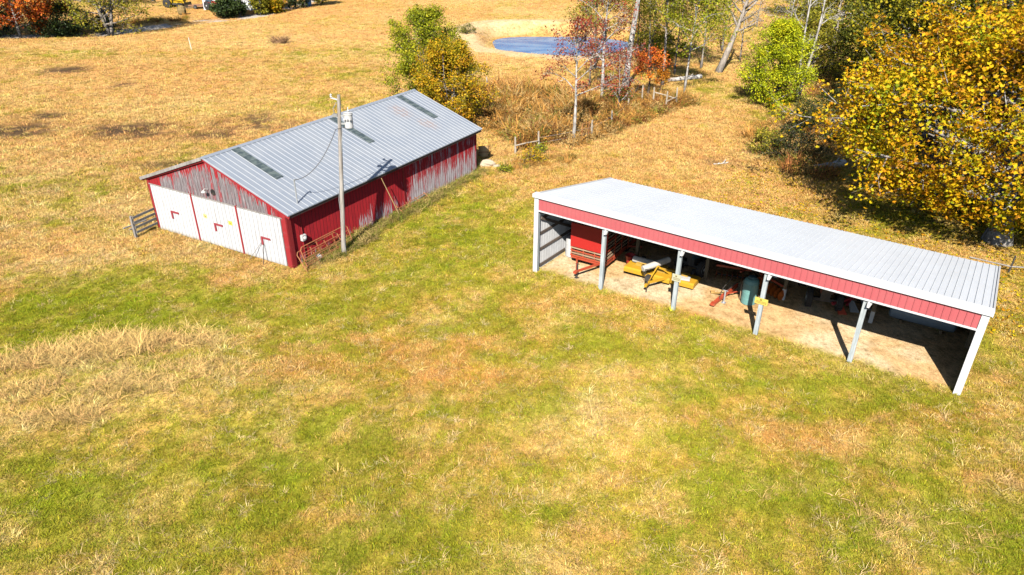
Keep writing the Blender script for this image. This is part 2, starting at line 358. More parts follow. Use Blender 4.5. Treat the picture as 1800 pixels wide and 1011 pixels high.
# ------------------------------------------------------------------ plants: tufts scattered over the ground
lib = bpy.data.collections.new('tuft_library')
def tintmat(name, trans=.25, rough=.8, var=.35):
    m, t, b, o = mat(name); n = NT(t)
    a = t.nodes.new('ShaderNodeAttribute'); a.attribute_type = 'INSTANCER'; a.attribute_name = 'tint'
    isl = n.island(); z = n.sep(n.coord())[2]
    c = n.mix(1.0, a.outputs['Color'], n.ramp(isl, [(0, (1-var,)*3), (.5, (1, 1, 1)), (1, (1+var, 1+var*.95, 1+var*.8))]), 'MULTIPLY')
    n.set(b.inputs['Base Color'], c); b.inputs['Roughness'].default_value = rough; b.inputs['Specular IOR Level'].default_value = .15
    tr = t.nodes.new('ShaderNodeBsdfTranslucent'); n.set(tr.inputs[0], c); mx = t.nodes.new('ShaderNodeMixShader'); mx.inputs[0].default_value = trans
    t.links.new(b.outputs[0], mx.inputs[1]); t.links.new(tr.outputs[0], mx.inputs[2]); t.links.new(mx.outputs[0], o.inputs[0])
    return m
M_TUFT = tintmat('grass_blades')
def tuft_obj(name, nb, hmin, hmax, wd, spread, lean, seed, curl=.5):
    r = np.random.default_rng(seed); V = []; F = []
    for i in range(nb):
        a = r.uniform(0, 2*math.pi); h = r.uniform(hmin, hmax); rr = spread*math.sqrt(r.uniform())
        base = np.array([rr*math.cos(a+1.3*r.normal()), rr*math.sin(a), -.02]); dr = np.array([math.cos(a), math.sin(a), 0])
        l = lean*r.uniform(.3, 1.2)*h; sd_ = np.array([-dr[1], dr[0], 0])*wd*r.uniform(.6, 1.3)/2
        aa = r.uniform(0, math.pi); sd_ = np.array([math.cos(aa), math.sin(aa), 0])*wd*r.uniform(.6, 1.3)/2
        p1 = base+dr*l*.35+np.array([0, 0, h*.62]); p2 = base+dr*l*(1+curl*.3)+np.array([0, 0, h*(1-.35*curl*r.uniform())])
        o = len(V); V += [base-sd_, base+sd_, p1+sd_*.8, p1-sd_*.8, p2+sd_*.15, p2-sd_*.15]; F += [(o, o+1, o+2, o+3), (o+3, o+2, o+4, o+5)]
    o = npmesh(name, np.array(V), np.array(F), M_TUFT); C.objects.unlink(o); lib.objects.link(o); return o
def scatter(name, pts, scl, rot, idx, tint, protos, label, tilt=None):
    """one object of plants nobody could count, instanced by geometry nodes"""
    col = bpy.data.collections.new(name+'_library')
    for q in protos:
        q2 = bpy.data.objects.get(q); col.objects.link(q2)
    me = bpy.data.meshes.new(name); k = len(pts); me.vertices.add(k); me.vertices.foreach_set('co', pts.astype(np.float32).ravel())
    def attr(nm, ty, arr):
        a = me.attributes.new(nm, ty, 'POINT'); a.data.foreach_set('value' if ty in ('FLOAT', 'INT') else ('color' if ty == 'FLOAT_COLOR' else 'vector'), arr.ravel())
    attr('scl', 'FLOAT_VECTOR', scl.astype(np.float32)); attr('rotv', 'FLOAT_VECTOR', rot.astype(np.float32)); attr('idx', 'INT', idx.astype(np.int32))
    attr('tint', 'FLOAT_COLOR', np.concatenate([tint, np.ones((k, 1))], 1).astype(np.float32))
    o = bpy.data.objects.new(name, me); C.objects.link(o)
    g = bpy.data.node_groups.new(name, 'GeometryNodeTree'); g.interface.new_socket('Geometry', in_out='INPUT', socket_type='NodeSocketGeometry'); g.interface.new_socket('Geometry', in_out='OUTPUT', socket_type='NodeSocketGeometry')
    gi = g.nodes.new('NodeGroupInput'); go = g.nodes.new('NodeGroupOutput'); ip = g.nodes.new('GeometryNodeInstanceOnPoints'); ci = g.nodes.new('GeometryNodeCollectionInfo')
    ci.inputs['Collection'].default_value = col; ci.inputs['Separate Children'].default_value = True; ci.inputs['Reset Children'].default_value = True
    def na(nm, ty):
        a = g.nodes.new('GeometryNodeInputNamedAttribute'); a.data_type = ty; a.inputs['Name'].default_value = nm; return [s_ for s_ in a.outputs if s_.enabled and s_.name == 'Attribute'][0]
    g.links.new(gi.outputs[0], ip.inputs['Points']); g.links.new(ci.outputs[0], ip.inputs['Instance']); ip.inputs['Pick Instance'].default_value = True
    g.links.new(na('idx', 'INT'), ip.inputs['Instance Index']); g.links.new(na('scl', 'FLOAT_VECTOR'), ip.inputs['Scale'])
    er = g.nodes.new('FunctionNodeEulerToRotation'); g.links.new(na('rotv', 'FLOAT_VECTOR'), er.inputs[0]); g.links.new(er.outputs[0], ip.inputs['Rotation'])
    g.links.new(ip.outputs[0], go.inputs[0])
    md = o.modifiers.new('scatter', 'NODES'); md.node_group = g
    tag(o, label, kind='stuff'); return o
PN = []
for i in range(5): PN.append(tuft_obj('a_short_%d' % i, 22, .035, .09, .015, .16, 1.3, 10+i).name)
for i in range(4): PN.append(tuft_obj('b_long_%d' % i, 16, .08, .20, .015, .14, 1.8, 30+i, 1.2).name)
def in_buildings(x, y, mg=0.0):
    a = (x-SX)*SHc+(y-SY)*SHs; b_ = -(x-SX)*SHs+(y-SY)*SHc
    c, s = math.cos(BA), math.sin(BA); a2 = (x-BX)*c+(y-BY)*s; b2 = -(x-BX)*s+(y-BY)*c
    return (((a2 > -mg) & (a2 < BL+mg) & (b2 > -mg) & (b2 < BW+mg)), ((a > -mg) & (a < SL+mg) & (b_ > .2) & (b_ < SW+mg)))
def fan(k, y0, y1, r, margin=5):
    # density falls with the square of the distance
    u = r.random(k); d0, d1 = math.hypot(y0, CH), math.hypot(y1, CH)
    d = np.exp(np.log(d0)+u*np.log(d1/d0)); y = np.sqrt(np.maximum(d*d-CH*CH, 1)); x = (r.random(k)*2-1)*(.78*d+margin)
    return x, y, d
r = np.random.default_rng(3)
x, y, d = fan(360000, 9.5, 160, r)
c, g, pp, bare = colour(x, y)
inb, ins = in_buildings(x, y, .1)
keep = (~inb) & (~(ins & (r.random(len(x)) < .985))) & (r.random(len(x)) > bare*.97)
x, y, d, c, g, pp = x[keep], y[keep], d[keep], c[keep], g[keep], pp[keep]; k = len(x)
patch = fbm(x, y, .7, 201, 3)
pg = np.clip(g*1.55+(patch-.5)*1.1, .03, .97)
isg = r.random(k) < pg
long_ = (~isg) & (r.random(k) < np.clip(.04+(pp-.25)*1.0, .02, .35))
tint = c*.55+.45*np.where(isg[:, None], np.array([.22, .275, .010])+np.array([.34, .17, .03])*r.random((k, 1))**1.3, np.array([.84, .52, .18]))
tint = np.where(isg[:, None], tint*np.array([.98, 1.06, .7]), tint*1.18)
tint = np.where(long_[:, None], tint*.45+np.array([.74, .55, .26])*.55, tint)
tint = tint*((1+(r.uniform(.6, 1.32, k)-1)*np.clip(50/d, .3, 1))*(.82+.36*fbm(x, y, .9, 401, 3)))[:, None]*(1+r.normal(0, .08, (k, 3)))
tint = np.clip(tint, .005, .85)
s = r.uniform(.7, 1.3, k)*np.clip(d/30, .9, 1.9); s = np.where(long_ & (d > 45), s*.55, s)
rot = np.stack([r.normal(0, .18, k), r.normal(0, .18, k), r.uniform(0, 6.28, k)], 1)
idx = np.where(long_, 5+r.integers(0, 4, k), r.integers(0, 5, k))
scatter('grass', np.stack([x, y, height(x, y)], 1), np.stack([s, s, s*r.uniform(.7, 1.2, k)], 1), rot, idx, tint, PN, 'short green and straw coloured pasture grass')
r2 = np.random.default_rng(21); x, y, d = fan(6000, 9.5, 40, r2); inb, ins = in_buildings(x, y, .4); kk = (~inb) & (~ins) & (fbm(x, y, 1.3, 501, 3) > .45); x, y = x[kk], y[kk]; k = len(x)
s = r2.uniform(.45, .9, k); tint = np.array([.80, .60, .30])*r2.uniform(.6, 1.15, k)[:, None]*(1+r2.normal(0, .06, (k, 3)))
scatter('straw_blades', np.stack([x, y, height(x, y)], 1), np.stack([s, s, s], 1), np.stack([r2.normal(0, .25, k), r2.normal(0, .25, k), r2.uniform(0, 6.28, k)], 1), r2.integers(0, 4, k), tint, PN[5:], 'loose pale straw blades through the near pasture')
# tall dry grass clumps: bank at left and scattered clumps
def clump_pts(lst, r):
    X = []; Y = []; S = []
    for (u, v, ru, rv, cnt, sc) in lst:
        p = G(u, v); D = dist_of(p); q = G(u, v-rv); q2 = G(u, v+rv); ry = max(.2, abs(q[1]-q2[1])/2); rx = ru*D/(CF*1800)
        X.append(p[0]+r.normal(0, .5, cnt)*rx); Y.append(p[1]+r.normal(0, .5, cnt)*ry); S.append(np.full(cnt, sc))
    return np.concatenate(X), np.concatenate(Y), np.concatenate(S)
PT = [tuft_obj('c_tall_%d' % i, 26, .28, .62, .022, .2, 1.35, 50+i, 1.2).name for i in range(4)]
PW = [tuft_obj('d_weed_%d' % i, 60, .3, 1.0, .03, .34, .7, 70+i, .5).name for i in range(4)]
x, y, S_ = clump_pts([(60, 640, 90, 16, 150, 1), (150, 622, 90, 14, 190, 1), (240, 603, 90, 14, 210, 1.0), (330, 600, 60, 16, 90, .8), (300, 645, 110, 20, 110, .7), (200, 680, 110, 20, 110, .7), (80, 735, 90, 20, 80, .7), (30, 690, 70, 24, 80, .8), (370, 650, 60, 16, 40, .6),
      (130, 735, 60, 14, 80, .8), (1570, 915, 45, 16, 20, .6), (1560, 945, 35, 10, 10, .5), (1380, 855, 40, 14, 10, .5), (1345, 870, 40, 12, 9, .5), (1780, 860, 40, 22, 26, .6), (680, 740, 90, 12, 20, .4), (1730, 950, 50, 14, 12, .5), (700, 240, 10, 4, 2, .6)], r)
k = len(x); s = S_*r.uniform(.4, .95, k)
tint = np.array([.90, .60, .22])*r.uniform(.7, 1.2, k)[:, None]*(1+r.normal(0, .05, (k, 3)))
scatter('tall_dry_grass', np.stack([x, y, height(x, y)], 1), np.stack([s, s, s*.78], 1), np.stack([r.normal(0, .4, k), r.normal(0, .4, k), r.uniform(0, 6.28, k)], 1), r.integers(0, 4, k), tint, PT, 'tall dry straw grass clumps lying over on the bank')
# weeds along the barn wall and in the yard
c_, s_ = math.cos(BA), math.sin(BA)
a = np.concatenate([r.uniform(.6, 17.6, 420), r.uniform(2.2, 5.0, 160), r.uniform(7.5, 12, 90)]); bb = np.concatenate([-np.abs(r.normal(.35, .35, 420)), -r.uniform(.2, 1.3, 160), -r.uniform(.2, .9, 90)])
a = np.concatenate([a, -np.abs(r.normal(.1, .12, 70))-.05]); bb = np.concatenate([bb, r.uniform(0, BW, 70)])
x = BX+a*c_-bb*s_; y = BY+a*s_+bb*c_; k = len(x)
gr = r.random(k) < .45
tint = np.where(gr[:, None], np.array([.22, .26, .03]), np.array([.58, .42, .16]))*r.uniform(.7, 1.2, k)[:, None]
s = r.uniform(.35, .9, k)*np.where(a < 0, .35, 1); s[420:580] *= 1.0
scatter('barn_side_grass', np.stack([x, y, height(x, y)], 1), np.stack([s, s, s], 1), np.stack([r.normal(0, .12, k), r.normal(0, .12, k), r.uniform(0, 6.28, k)], 1), r.integers(0, 4, k), tint, PT, 'unmown grass along the foot of the barn walls')
# brown brush field beside the fence
def poly_pts(poly, k, r):
    P = np.array([G(*q)[:2] for q in poly]); lo, hi = P.min(0), P.max(0); out = []
    while sum(map(len, out)) < k:
        q = lo+(hi-lo)*r.random((k*2, 2)); ins = np.zeros(len(q), bool); j = len(P)-1
        for i in range(len(P)):
            cnd = ((P[i, 1] > q[:, 1]) != (P[j, 1] > q[:, 1])) & (q[:, 0] < (P[j, 0]-P[i, 0])*(q[:, 1]-P[i, 1])/(P[j, 1]-P[i, 1]+1e-9)+P[i, 0]); ins ^= cnd; j = i
        out.append(q[ins])
    return np.concatenate(out)[:k]
def bush_proto(name, n_, rx_, rz_, sz, seed):
    r_ = np.random.default_rng(seed); u = r_.normal(size=(n_, 3)); u /= np.linalg.norm(u, axis=1)[:, None]; q_ = r_.uniform(.25, 1, n_)**.45
    P_ = u*q_[:, None]*np.array([rx_, rx_, rz_]); P_[:, 2] = np.abs(P_[:, 2])*1.2; T_ = r_.normal(size=(n_, 3)); T_ /= np.linalg.norm(T_, axis=1)[:, None]; B_ = np.cross(T_, r_.normal(size=(n_, 3))); B_ /= np.linalg.norm(B_, axis=1)[:, None]; s_ = (sz*r_.uniform(.5, 1.4, n_))[:, None]
    V_ = np.stack([P_-T_*s_, P_+B_*s_*.3, P_+T_*s_, P_-B_*s_*.3], 1).reshape(-1, 3); o = npmesh(name, V_, np.arange(n_*4).reshape(n_, 4), M_TUFT); C.objects.unlink(o); lib.objects.link(o); return o
PW = PW[:2]+[bush_proto('e_bush_%d' % i, 320, .62, .55, .055, 90+i).name for i in range(3)]
parts = [(poly_pts([(835, 225), (830, 165), (900, 158), (1000, 175), (1120, 205), (1010, 215), (1000, 250), (930, 262), (880, 250), (850, 240)], 1900, r), 1.6), (poly_pts([(1000, 262), (1060, 240), (1190, 190), (1240, 178), (1180, 165), (1100, 195), (1020, 225)], 620, r), 1.2),
         (poly_pts([(1000, 205), (1130, 190), (1130, 160), (1000, 170)], 260, r), 1.1), (poly_pts([(1310, 250), (1370, 300), (1450, 320), (1480, 240), (1440, 205), (1340, 220)], 460, r), 1.2), (poly_pts([(890, 300), (1010, 290), (1010, 275), (900, 280)], 60, r), .6),
         (poly_pts([(1420, 170), (1520, 200), (1560, 130), (1480, 110)], 300, r), 1.1), (poly_pts([(100, 62), (330, 38), (330, 30), (200, 40), (90, 52)], 130, r), 1.0)]
P = np.concatenate([q for q, _ in parts]); s = np.concatenate([np.full(len(q), sc) for q, sc in parts]); k = len(P); s = s*r.uniform(.45, 1.15, k)
fb = fbm(P[:, 0], P[:, 1], 3.5, 301, 3); keep = fb > .38; P, s, fb = P[keep], s[keep], fb[keep]; k = len(P)
u = r.random(k)
tint = np.where((u < .5)[:, None], np.array([.58, .29, .07]), np.where((u < .78)[:, None], np.array([.66, .44, .17]), np.where((u < .90)[:, None], np.array([.26, .26, .04]), np.array([.30, .11, .04]))))*r.uniform(.65, 1.2, k)[:, None]
scatter('brush', np.stack([P[:, 0], P[:, 1], height(P[:, 0], P[:, 1])], 1), np.stack([s*1.35, s*1.35, s*(.55+.7*fbm(P[:, 0], P[:, 1], 2.2, 305, 2))], 1), np.stack([r.normal(0, .3, k), r.normal(0, .3, k), r.uniform(0, 6.28, k)], 1), np.where(r.random(k) < .4, r.integers(0, 2, k), r.integers(2, 5, k)), tint, PW, 'rust brown weeds and brush beside the old fence')

# ================================================================== BARN
HE, HR, HD, SLP = 3.0, 4.83, 2.6, (4.83-3.0)/(BW/2)
def barn_wall_mat(name, gable):
    m, t, b, o = mat(name); n = NT(t); co = n.coord(); x, y, z = n.sep(co)
    hc = y if gable else x
    bc = n.math('DIVIDE', hc, .24); fr = n.math('FRACT', bc); fl = n.math('FLOOR', bc)
    wn = t.nodes.new('ShaderNodeTexWhiteNoise'); wn.noise_dimensions = '1D'; n.set(wn.inputs['W'], fl); rnd = wn.outputs['Value']
    gap = n.math('LESS_THAN', n.math('ABSOLUTE', n.math('SUBTRACT', fr, .5)), .455)
    st = n.noise(n.comb(n.math('MULTIPLY', hc, 11), 0, n.math('MULTIPLY', z, .8)), 1.3, 5, .7)
    st2 = n.noise(n.comb(n.math('MULTIPLY', hc, 15), 3, n.math('MULTIPLY', z, 1.5)), 1.0, 4, .7)
    if gable:
        eave = n.math('SUBTRACT', n.math('SUBTRACT', HR, n.math('MULTIPLY', n.math('ABSOLUTE', n.math('SUBTRACT', y, BW/2)), SLP)), z)
        msk = n.smooth(n.math('ADD', eave, n.math('MULTIPLY', n.math('SUBTRACT', st2, .5), 2.2)), .10, .62)
        msk = n.math('MULTIPLY', msk, n.smooth(n.math('ABSOLUTE', n.math('SUBTRACT', y, BW/2)), 4.6, 3.6))
        th = n.math('ADD', n.math('ADD', n.math('MULTIPLY', msk, .26), n.math('MULTIPLY', st, 1.0)), n.math('MULTIPLY', n.math('SUBTRACT', rnd, .5), .22))
        bare = n.smooth(th, .60, .69)
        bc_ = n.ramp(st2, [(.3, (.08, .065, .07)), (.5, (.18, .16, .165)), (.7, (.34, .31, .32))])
    else:
        far = n.smooth(n.math('ADD', x, n.math('MULTIPLY', st2, 2)), 9.2, 11.0); low = n.smooth(z, 2.2, .4)
        msk = n.math('MULTIPLY', far, n.math('ADD', .6, n.math('MULTIPLY', low, .4)))
        msk = n.math('MAXIMUM', msk, n.math('MULTIPLY', n.math('MULTIPLY', n.smooth(x, 4.2, 5.2), n.smooth(x, 8.8, 8.4)), n.math('MULTIPLY', low, .8)))
        msk = n.math('MAXIMUM', msk, n.math('MAXIMUM', n.math('MULTIPLY', n.smooth(z, 1.1, .2), .55), .12))
        th = n.math('ADD', n.math('ADD', n.math('MULTIPLY', msk, .30), n.math('MULTIPLY', st, .72)), n.math('MULTIPLY', n.math('SUBTRACT', rnd, .5), .09))
        bare = n.smooth(th, .55, .64)
        bc_ = n.ramp(st2, [(.3, (.30, .24, .24)), (.5, (.60, .54, .54)), (.7, (.78, .74, .74))])
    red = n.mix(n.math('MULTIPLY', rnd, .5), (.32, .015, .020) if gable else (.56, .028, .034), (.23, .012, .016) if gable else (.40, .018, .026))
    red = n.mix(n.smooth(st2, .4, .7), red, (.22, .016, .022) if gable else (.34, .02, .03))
    c = n.mix(bare, red, bc_)
    c = n.mix(n.math('SUBTRACT', 1, gap), c, (.05, .012, .014))
    n.set(b.inputs['Base Color'], c); b.inputs['Roughness'].default_value = .75; b.inputs['Specular IOR Level'].default_value = .25
    n.set(b.inputs['Normal'], n.bump(n.math('ADD', gap, n.math('MULTIPLY', st2, .3)), .6, .015))
    return m
M_GABLE = barn_wall_mat('weathered_gable_boards', True); M_SIDE = barn_wall_mat('red_side_boards', False)
M_RED = paint((.29, .016, .020), .7, dirt=.3, dcol=(.25, .12, .12)); 
m, t, b, o = mat('white_door_boards'); n = NT(t); co = n.coord(); x, y, z = n.sep(co)
bc = n.math('DIVIDE', y, .28); fr = n.math('FRACT', bc)
wn = t.nodes.new('ShaderNodeTexWhiteNoise'); wn.noise_dimensions = '1D'; n.set(wn.inputs['W'], n.math('FLOOR', bc))
gap = n.math('LESS_THAN', n.math('ABSOLUTE', n.math('SUBTRACT', fr, .5)), .46)
st = n.noise(n.comb(n.math('MULTIPLY', y, 16), 1, n.math('MULTIPLY', z, .8)), 1.2, 5, .7)
c = n.mix(n.smooth(st, .54, .70, 0, .75), n.mix(wn.outputs['Value'], (.56, .56, .56), (.48, .485, .50)), (.24, .21, .18))
c = n.mix(n.smooth(n.math('ADD', z, n.math('MULTIPLY', st, .5)), .52, .25, 0, .55), c, (.28, .23, .15))
c = n.mix(n.math('SUBTRACT', 1, gap), c, (.10, .09, .085))
n.set(b.inputs['Base Color'], c); b.inputs['Roughness'].default_value = .65; n.set(b.inputs['Normal'], n.bump(gap, .5, .01)); M_DOOR = m
m, t, b, o = mat('grey_metal_roof'); n = NT(t); co = n.coord(); x, y, z = n.sep(co)
f = n.noise(co, .55, 5, .6); f2 = n.noise(n.mapping(co, (5, .7, 1)), 2.2, 4, .6)
c = n.mix(n.smooth(f, .42, .62), (.27, .305, .36), (.31, .34, .385)); c = n.mix(n.smooth(f2, .5, .72, 0, .5), c, (.33, .35, .38))
def spot(px, py, rx, ry):
    dx = n.math('DIVIDE', n.math('SUBTRACT', x, px), rx); dy = n.math('DIVIDE', n.math('SUBTRACT', y, py), ry)
    return n.math('POWER', 2.7, n.math('MULTIPLY', -1, n.math('ADD', n.math('MULTIPLY', dx, dx), n.math('MULTIPLY', dy, dy))))
rst = n.math('MULTIPLY', n.math('ADD', spot(13.9, 3.6, .5, .55), spot(14.3, 1.8, .45, .5)), n.smooth(n.noise(n.mapping(co, (1, 3, 1)), 3, 4), .4, .6))
rst = n.math('ADD', rst, n.smooth(n.noise(co, .8, 6, .7), .66, .78, 0, .3))
c = n.mix(n.math('MINIMUM', rst, .35), c, (.40, .20, .10))
n.set(b.inputs['Base Color'], c); b.inputs['Roughness'].default_value = .5; b.inputs['Metallic'].default_value = .15; n.set(b.inputs['Normal'], n.bump(f2, .1, .01)); M_ROOF = m
M_RIB = paint((.42, .44, .47), .4, dirt=.25, dcol=(.3, .3, .32))  # ribs paler than the panels: sun catching their edges, put into the colour
bn = empty('barn', (BX, BY, 0), BA, 'long red weathered barn with white double doors and a grey metal roof', 'barn')
wl = MB().prism([(0, -.3), (BW, -.3), (BW, HE), (BW/2, HR), (0, HE)], lambda a, b_, t_: (t_, a, b_), .08).build('gable_wall', M_GABLE, bn)
MB().prism([(0, -.3), (BW, -.3), (BW, HE), (BW/2, HR), (0, HE)], lambda a, b_, t_: (BL-t_, a, b_), .08).build('gable_wall', M_GABLE, bn)
MB().box((.082, 0, -.3), (BL-.082, .07, HE)).build('side_wall', M_SIDE, bn)
MB().box((.082, BW-.07, -.3), (BL-.082, BW, HE)).build('side_wall', M_SIDE, bn)
MB().box((9.1, -.035, -.1), (9.22, -.002, HE-.1)).build('batten', M_RED, bn)
rf = MB(); oh = .18; ov = .37; th = .05
for sgn in (1, -1):
    def rp(a, d, t_=0):   # a along, d horizontal distance from ridge
        y_ = BW/2-sgn*d; return (a, y_, HR+.03-d*SLP+t_)
    D = BW/2+ov
    vs = [rp(-oh, 0), rp(BL+oh, 0), rp(BL+oh, D), rp(-oh, D)]; vt = [rp(-oh, 0, th), rp(BL+oh, 0, th), rp(BL+oh, D, th), rp(-oh, D, th)]
    rf.add(vs+vt, [(0, 1, 2, 3), (4, 7, 6, 5), (1, 5, 6, 2), (2, 6, 7, 3), (3, 7, 4, 0)])
    nr = 52
    for i in range(nr+1):
        a = -oh+.03+(BL+2*oh-.06)*i/nr; w_ = .011
        jit = .004*math.sin(i*7.3)
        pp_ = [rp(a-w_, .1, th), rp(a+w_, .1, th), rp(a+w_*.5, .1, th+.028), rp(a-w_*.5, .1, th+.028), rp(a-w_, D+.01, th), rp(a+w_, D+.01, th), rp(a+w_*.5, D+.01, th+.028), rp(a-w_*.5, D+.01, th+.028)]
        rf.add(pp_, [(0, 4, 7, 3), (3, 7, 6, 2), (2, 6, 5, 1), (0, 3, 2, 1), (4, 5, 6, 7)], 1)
    for i in range(0):       # minor ribs between
        for q in (1/3, 2/3):
            a = -oh+.03+(BL+2*oh-.06)*(i+q)/nr; w_ = .009
            rf.add([rp(a-w_, .1, th), rp(a+w_, .1, th), rp(a, .1, th+.010), rp(a-w_, D, th), rp(a+w_, D, th), rp(a, D, th+.010)], [(0, 3, 5, 2), (2, 5, 4, 1)], 0)
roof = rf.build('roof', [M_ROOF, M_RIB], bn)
MB().add([(-oh-.01, BW/2-.16, HR+.075-.16*SLP+.03), (BL+oh+.01, BW/2-.16, HR+.075-.16*SLP+.03), (BL+oh+.01, BW/2, HR+.135), (-oh-.01, BW/2, HR+.135), (BL+oh+.01, BW/2+.16, HR+.075-.16*SLP+.03), (-oh-.01, BW/2+.16, HR+.075-.16*SLP+.03)], [(0, 1, 2, 3), (3, 2, 4, 5)]).build('ridge_cap', M_ROOF, roof)
m, t, b, o = mat('dark_skylight_sheet'); n = NT(t); co = n.coord(); f = n.noise(co, 3.5, 4)
x, y, z = n.sep(co); bars = n.math('LESS_THAN', n.math('FRACT', n.math('DIVIDE', y, .42)), .12)
n.set(b.inputs['Base Color'], n.mix(n.math('MULTIPLY', bars, .5), n.mix(n.smooth(f, .4, .65), (.055, .075, .08), (.13, .16, .15)), (.2, .22, .22))); b.inputs['Roughness'].default_value = .35; M_SKY = m
for a0, y0, y1, dark in ((1.56, 2.0, 5.0, 1), (8.8, 2.0, 4.9, 0), (15.3, 2.0, 4.95, 0)):
    ff = lambda a, y_, h: (a, y_, HR+.03-(BW/2-y_)*SLP+th+h)
    MB().add([ff(a0, y0, .014), ff(a0+.5, y0, .014), ff(a0+.5, y1, .014), ff(a0, y1, .014), ff(a0, y0, .032), ff(a0+.5, y0, .032), ff(a0+.5, y1, .032), ff(a0, y1, .032)], [(0, 1, 5, 4), (1, 2, 6, 5), (2, 3, 7, 6), (3, 0, 4, 7), (4, 5, 6, 7)]).build('skylight', M_SKY, roof)
# fascia under both eaves and along the gable rakes
M_GREYW = wood((.20, .18, .165), (.36, .335, .31), 'grey_barn_wood')
fb_ = MB(); fb_.box((-.1, -ov+.04, HE-ov*SLP-.12), (BL+.1, -ov+.075, HE-ov*SLP+.03)); fb_.box((-.1, BW+ov-.075, HE-ov*SLP-.12), (BL+.1, BW+ov-.04, HE-ov*SLP+.03)); fb_.build('eave_board', paint((.06, .03, .03), .8), bn)
rk = MB()
for sgn in (1, -1):
    p0 = (-.1, BW/2, HR-.06); p1 = (-.1, BW/2-sgn*(BW/2+ov), HR-.06-(BW/2+ov)*SLP); rk.beam(p0, p1, .035, .15)
rk.build('rake_board', M_RED, bn)
rk = MB(); rk.beam((-.19, BW/2+.05, HR+.02), (-.19, BW+ov, HR+.02-(BW/2+ov)*SLP), .035, .16); rk.build('rake_board', M_GREYW, bn)
# corner boards
MB().box((-.06, -.08, -.3), (-.002, .30, HE-.02)).box((-.06, -.085, -.3), (.20, -.002, HE-.1)).build('corner_board', M_RED, bn)
MB().box((-.05, BW-.13, -.3), (-.002, BW+.05, HE-.02)).box((-.05, BW+.002, -.3), (.15, BW+.05, HE-.1)).build('corner_board', M_RED, bn)
ht = HE
# three white doors
dz0 = .06; edges = [.32, 3.36, 6.70, BW-.15]
for i in range(3):
    y0, y1 = edges[i], edges[i+1]; zt = HD+(.0 if i else 0)
    dr = MB().box((-.07, y0+.05, dz0-(.1 if i == 2 else 0)), (-.015, y1-.05, zt)).build('door', M_DOOR, bn)
    yl = (1.75, 5.15, 8.55)[i]
    h = MB().box((-.11, yl-.52, 1.27), (-.072, yl+.10, 1.37)).box((-.12, yl-.0, .92), (-.073, yl+.12, 1.36)); h.build('latch', paint((.30, .04, .05), .7, dirt=.3, dcol=(.2, .12, .12)), dr)
for yy, nm in ((3.36, 1), (6.70, 2)):
    MB().box((-.10, yy-.055, .03), (-.012, yy+.055, HD+.08)).build('door_post', M_RED, bn)
MB().beam((-.06, .2, HD+.05), (-.06, BW-.1, HD+.05), .03, .05).build('door_track', M_GREYW, bn)
# props leaning on the right door
M_DARK = paint((.05, .045, .04), .7); M_WHITE = paint((.54, .54, .53), .5, dirt=.25); M_GALV = paint((.50, .53, .56), .4, metal=.5, dirt=.2, dcol=(.3, .3, .3))
pr = MB().tube([(-.5, 1.55, .05), (-.1, 1.75, 1.0)], .018).build('door_prop', M_DARK, bn)
pr = MB().tube([(-.35, 2.65, .05), (-.1, 1.85, 1.1)], .015).build('door_prop', M_GREYW, bn)
# gable lamp
lm = MB().tube([(-.02, 5.25, 3.20), (-.2, 5.3, 3.26), (-.28, 5.32, 3.2)], .018).build('gable_lamp', M_WHITE, bn)
MB().lathe([(.03, .08), (.12, .0), (.12, -.02), (.03, .04)], (-.28, 5.32, 3.12), 14).build('lamp_shade', M_WHITE, lm)
MB().lathe([(.17, -.005), (.17, -.02)], (0, 0, 0), 14, 'X').build('wall_hole', paint((.012, .012, .013), .8), bn).location = (-.005, 4.95, 3.08)
# service mast on the roof with conduit and meter box
ms = MB().tube([(.95, .10, 2.2), (.95, .10, 4.25), (.93, .06, 4.38), (.90, -.04, 4.36)], .035, 8).build('service_mast', M_GALV, bn)
MB().tube([(.85, -.04, 2.7), (.85, -.04, 1.5)], .02).tube([(.85, -.04, 1.2), (.85, -.04, .2)], .02).build('conduit', M_RED, bn)
mt = MB().box((.72, -.16, 1.22), (.98, -.002, 1.52)).lathe([(.09, 0), (.09, -.07), (.03, -.10)], (.85, -.16, 1.37), 12, 'Y').build('meter_box', M_WHITE, bn)
# leaning pole
lp = MB().tube([(8.05, -.45, .05), (6.75, -.40, 2.72)], [.03, .022], 6).build('leaning_pole', wood((.5, .33, .14), (.65, .48, .25), 'tan_pole')); lp.location = (BX, BY, 0); lp.rotation_euler = (0, 0, BA); tag(lp, 'slim tan pole leaning on the barn eave halfway along the side wall', 'pole')
# yellow notices on the middle door
for yy, zz, lab in ((5.88, 1.62, 'small faded yellow notice left of the latch on the middle white door'), (4.0, 1.62, 'brighter yellow notice right of the latch on the middle white door')):
    q = MB().box((-.085, yy-.14, zz-.11), (-.074, yy+.14, zz+.11)).build('notice', paint((.75, .60, .22) if yy > 5 else (.80, .62, .08), .6, dirt=.2)); q.location = (BX, BY, 0); q.rotation_euler = (0, 0, BA); tag(q, lab, 'sign', 'yellow notices on the barn door')
    MB().box((-.088, yy-.09, zz-.01), (-.0855, yy+.09, zz+.02)).box((-.088, yy-.07, zz-.06), (-.0855, yy+.07, zz-.035)).build('lettering', M_DARK, q)

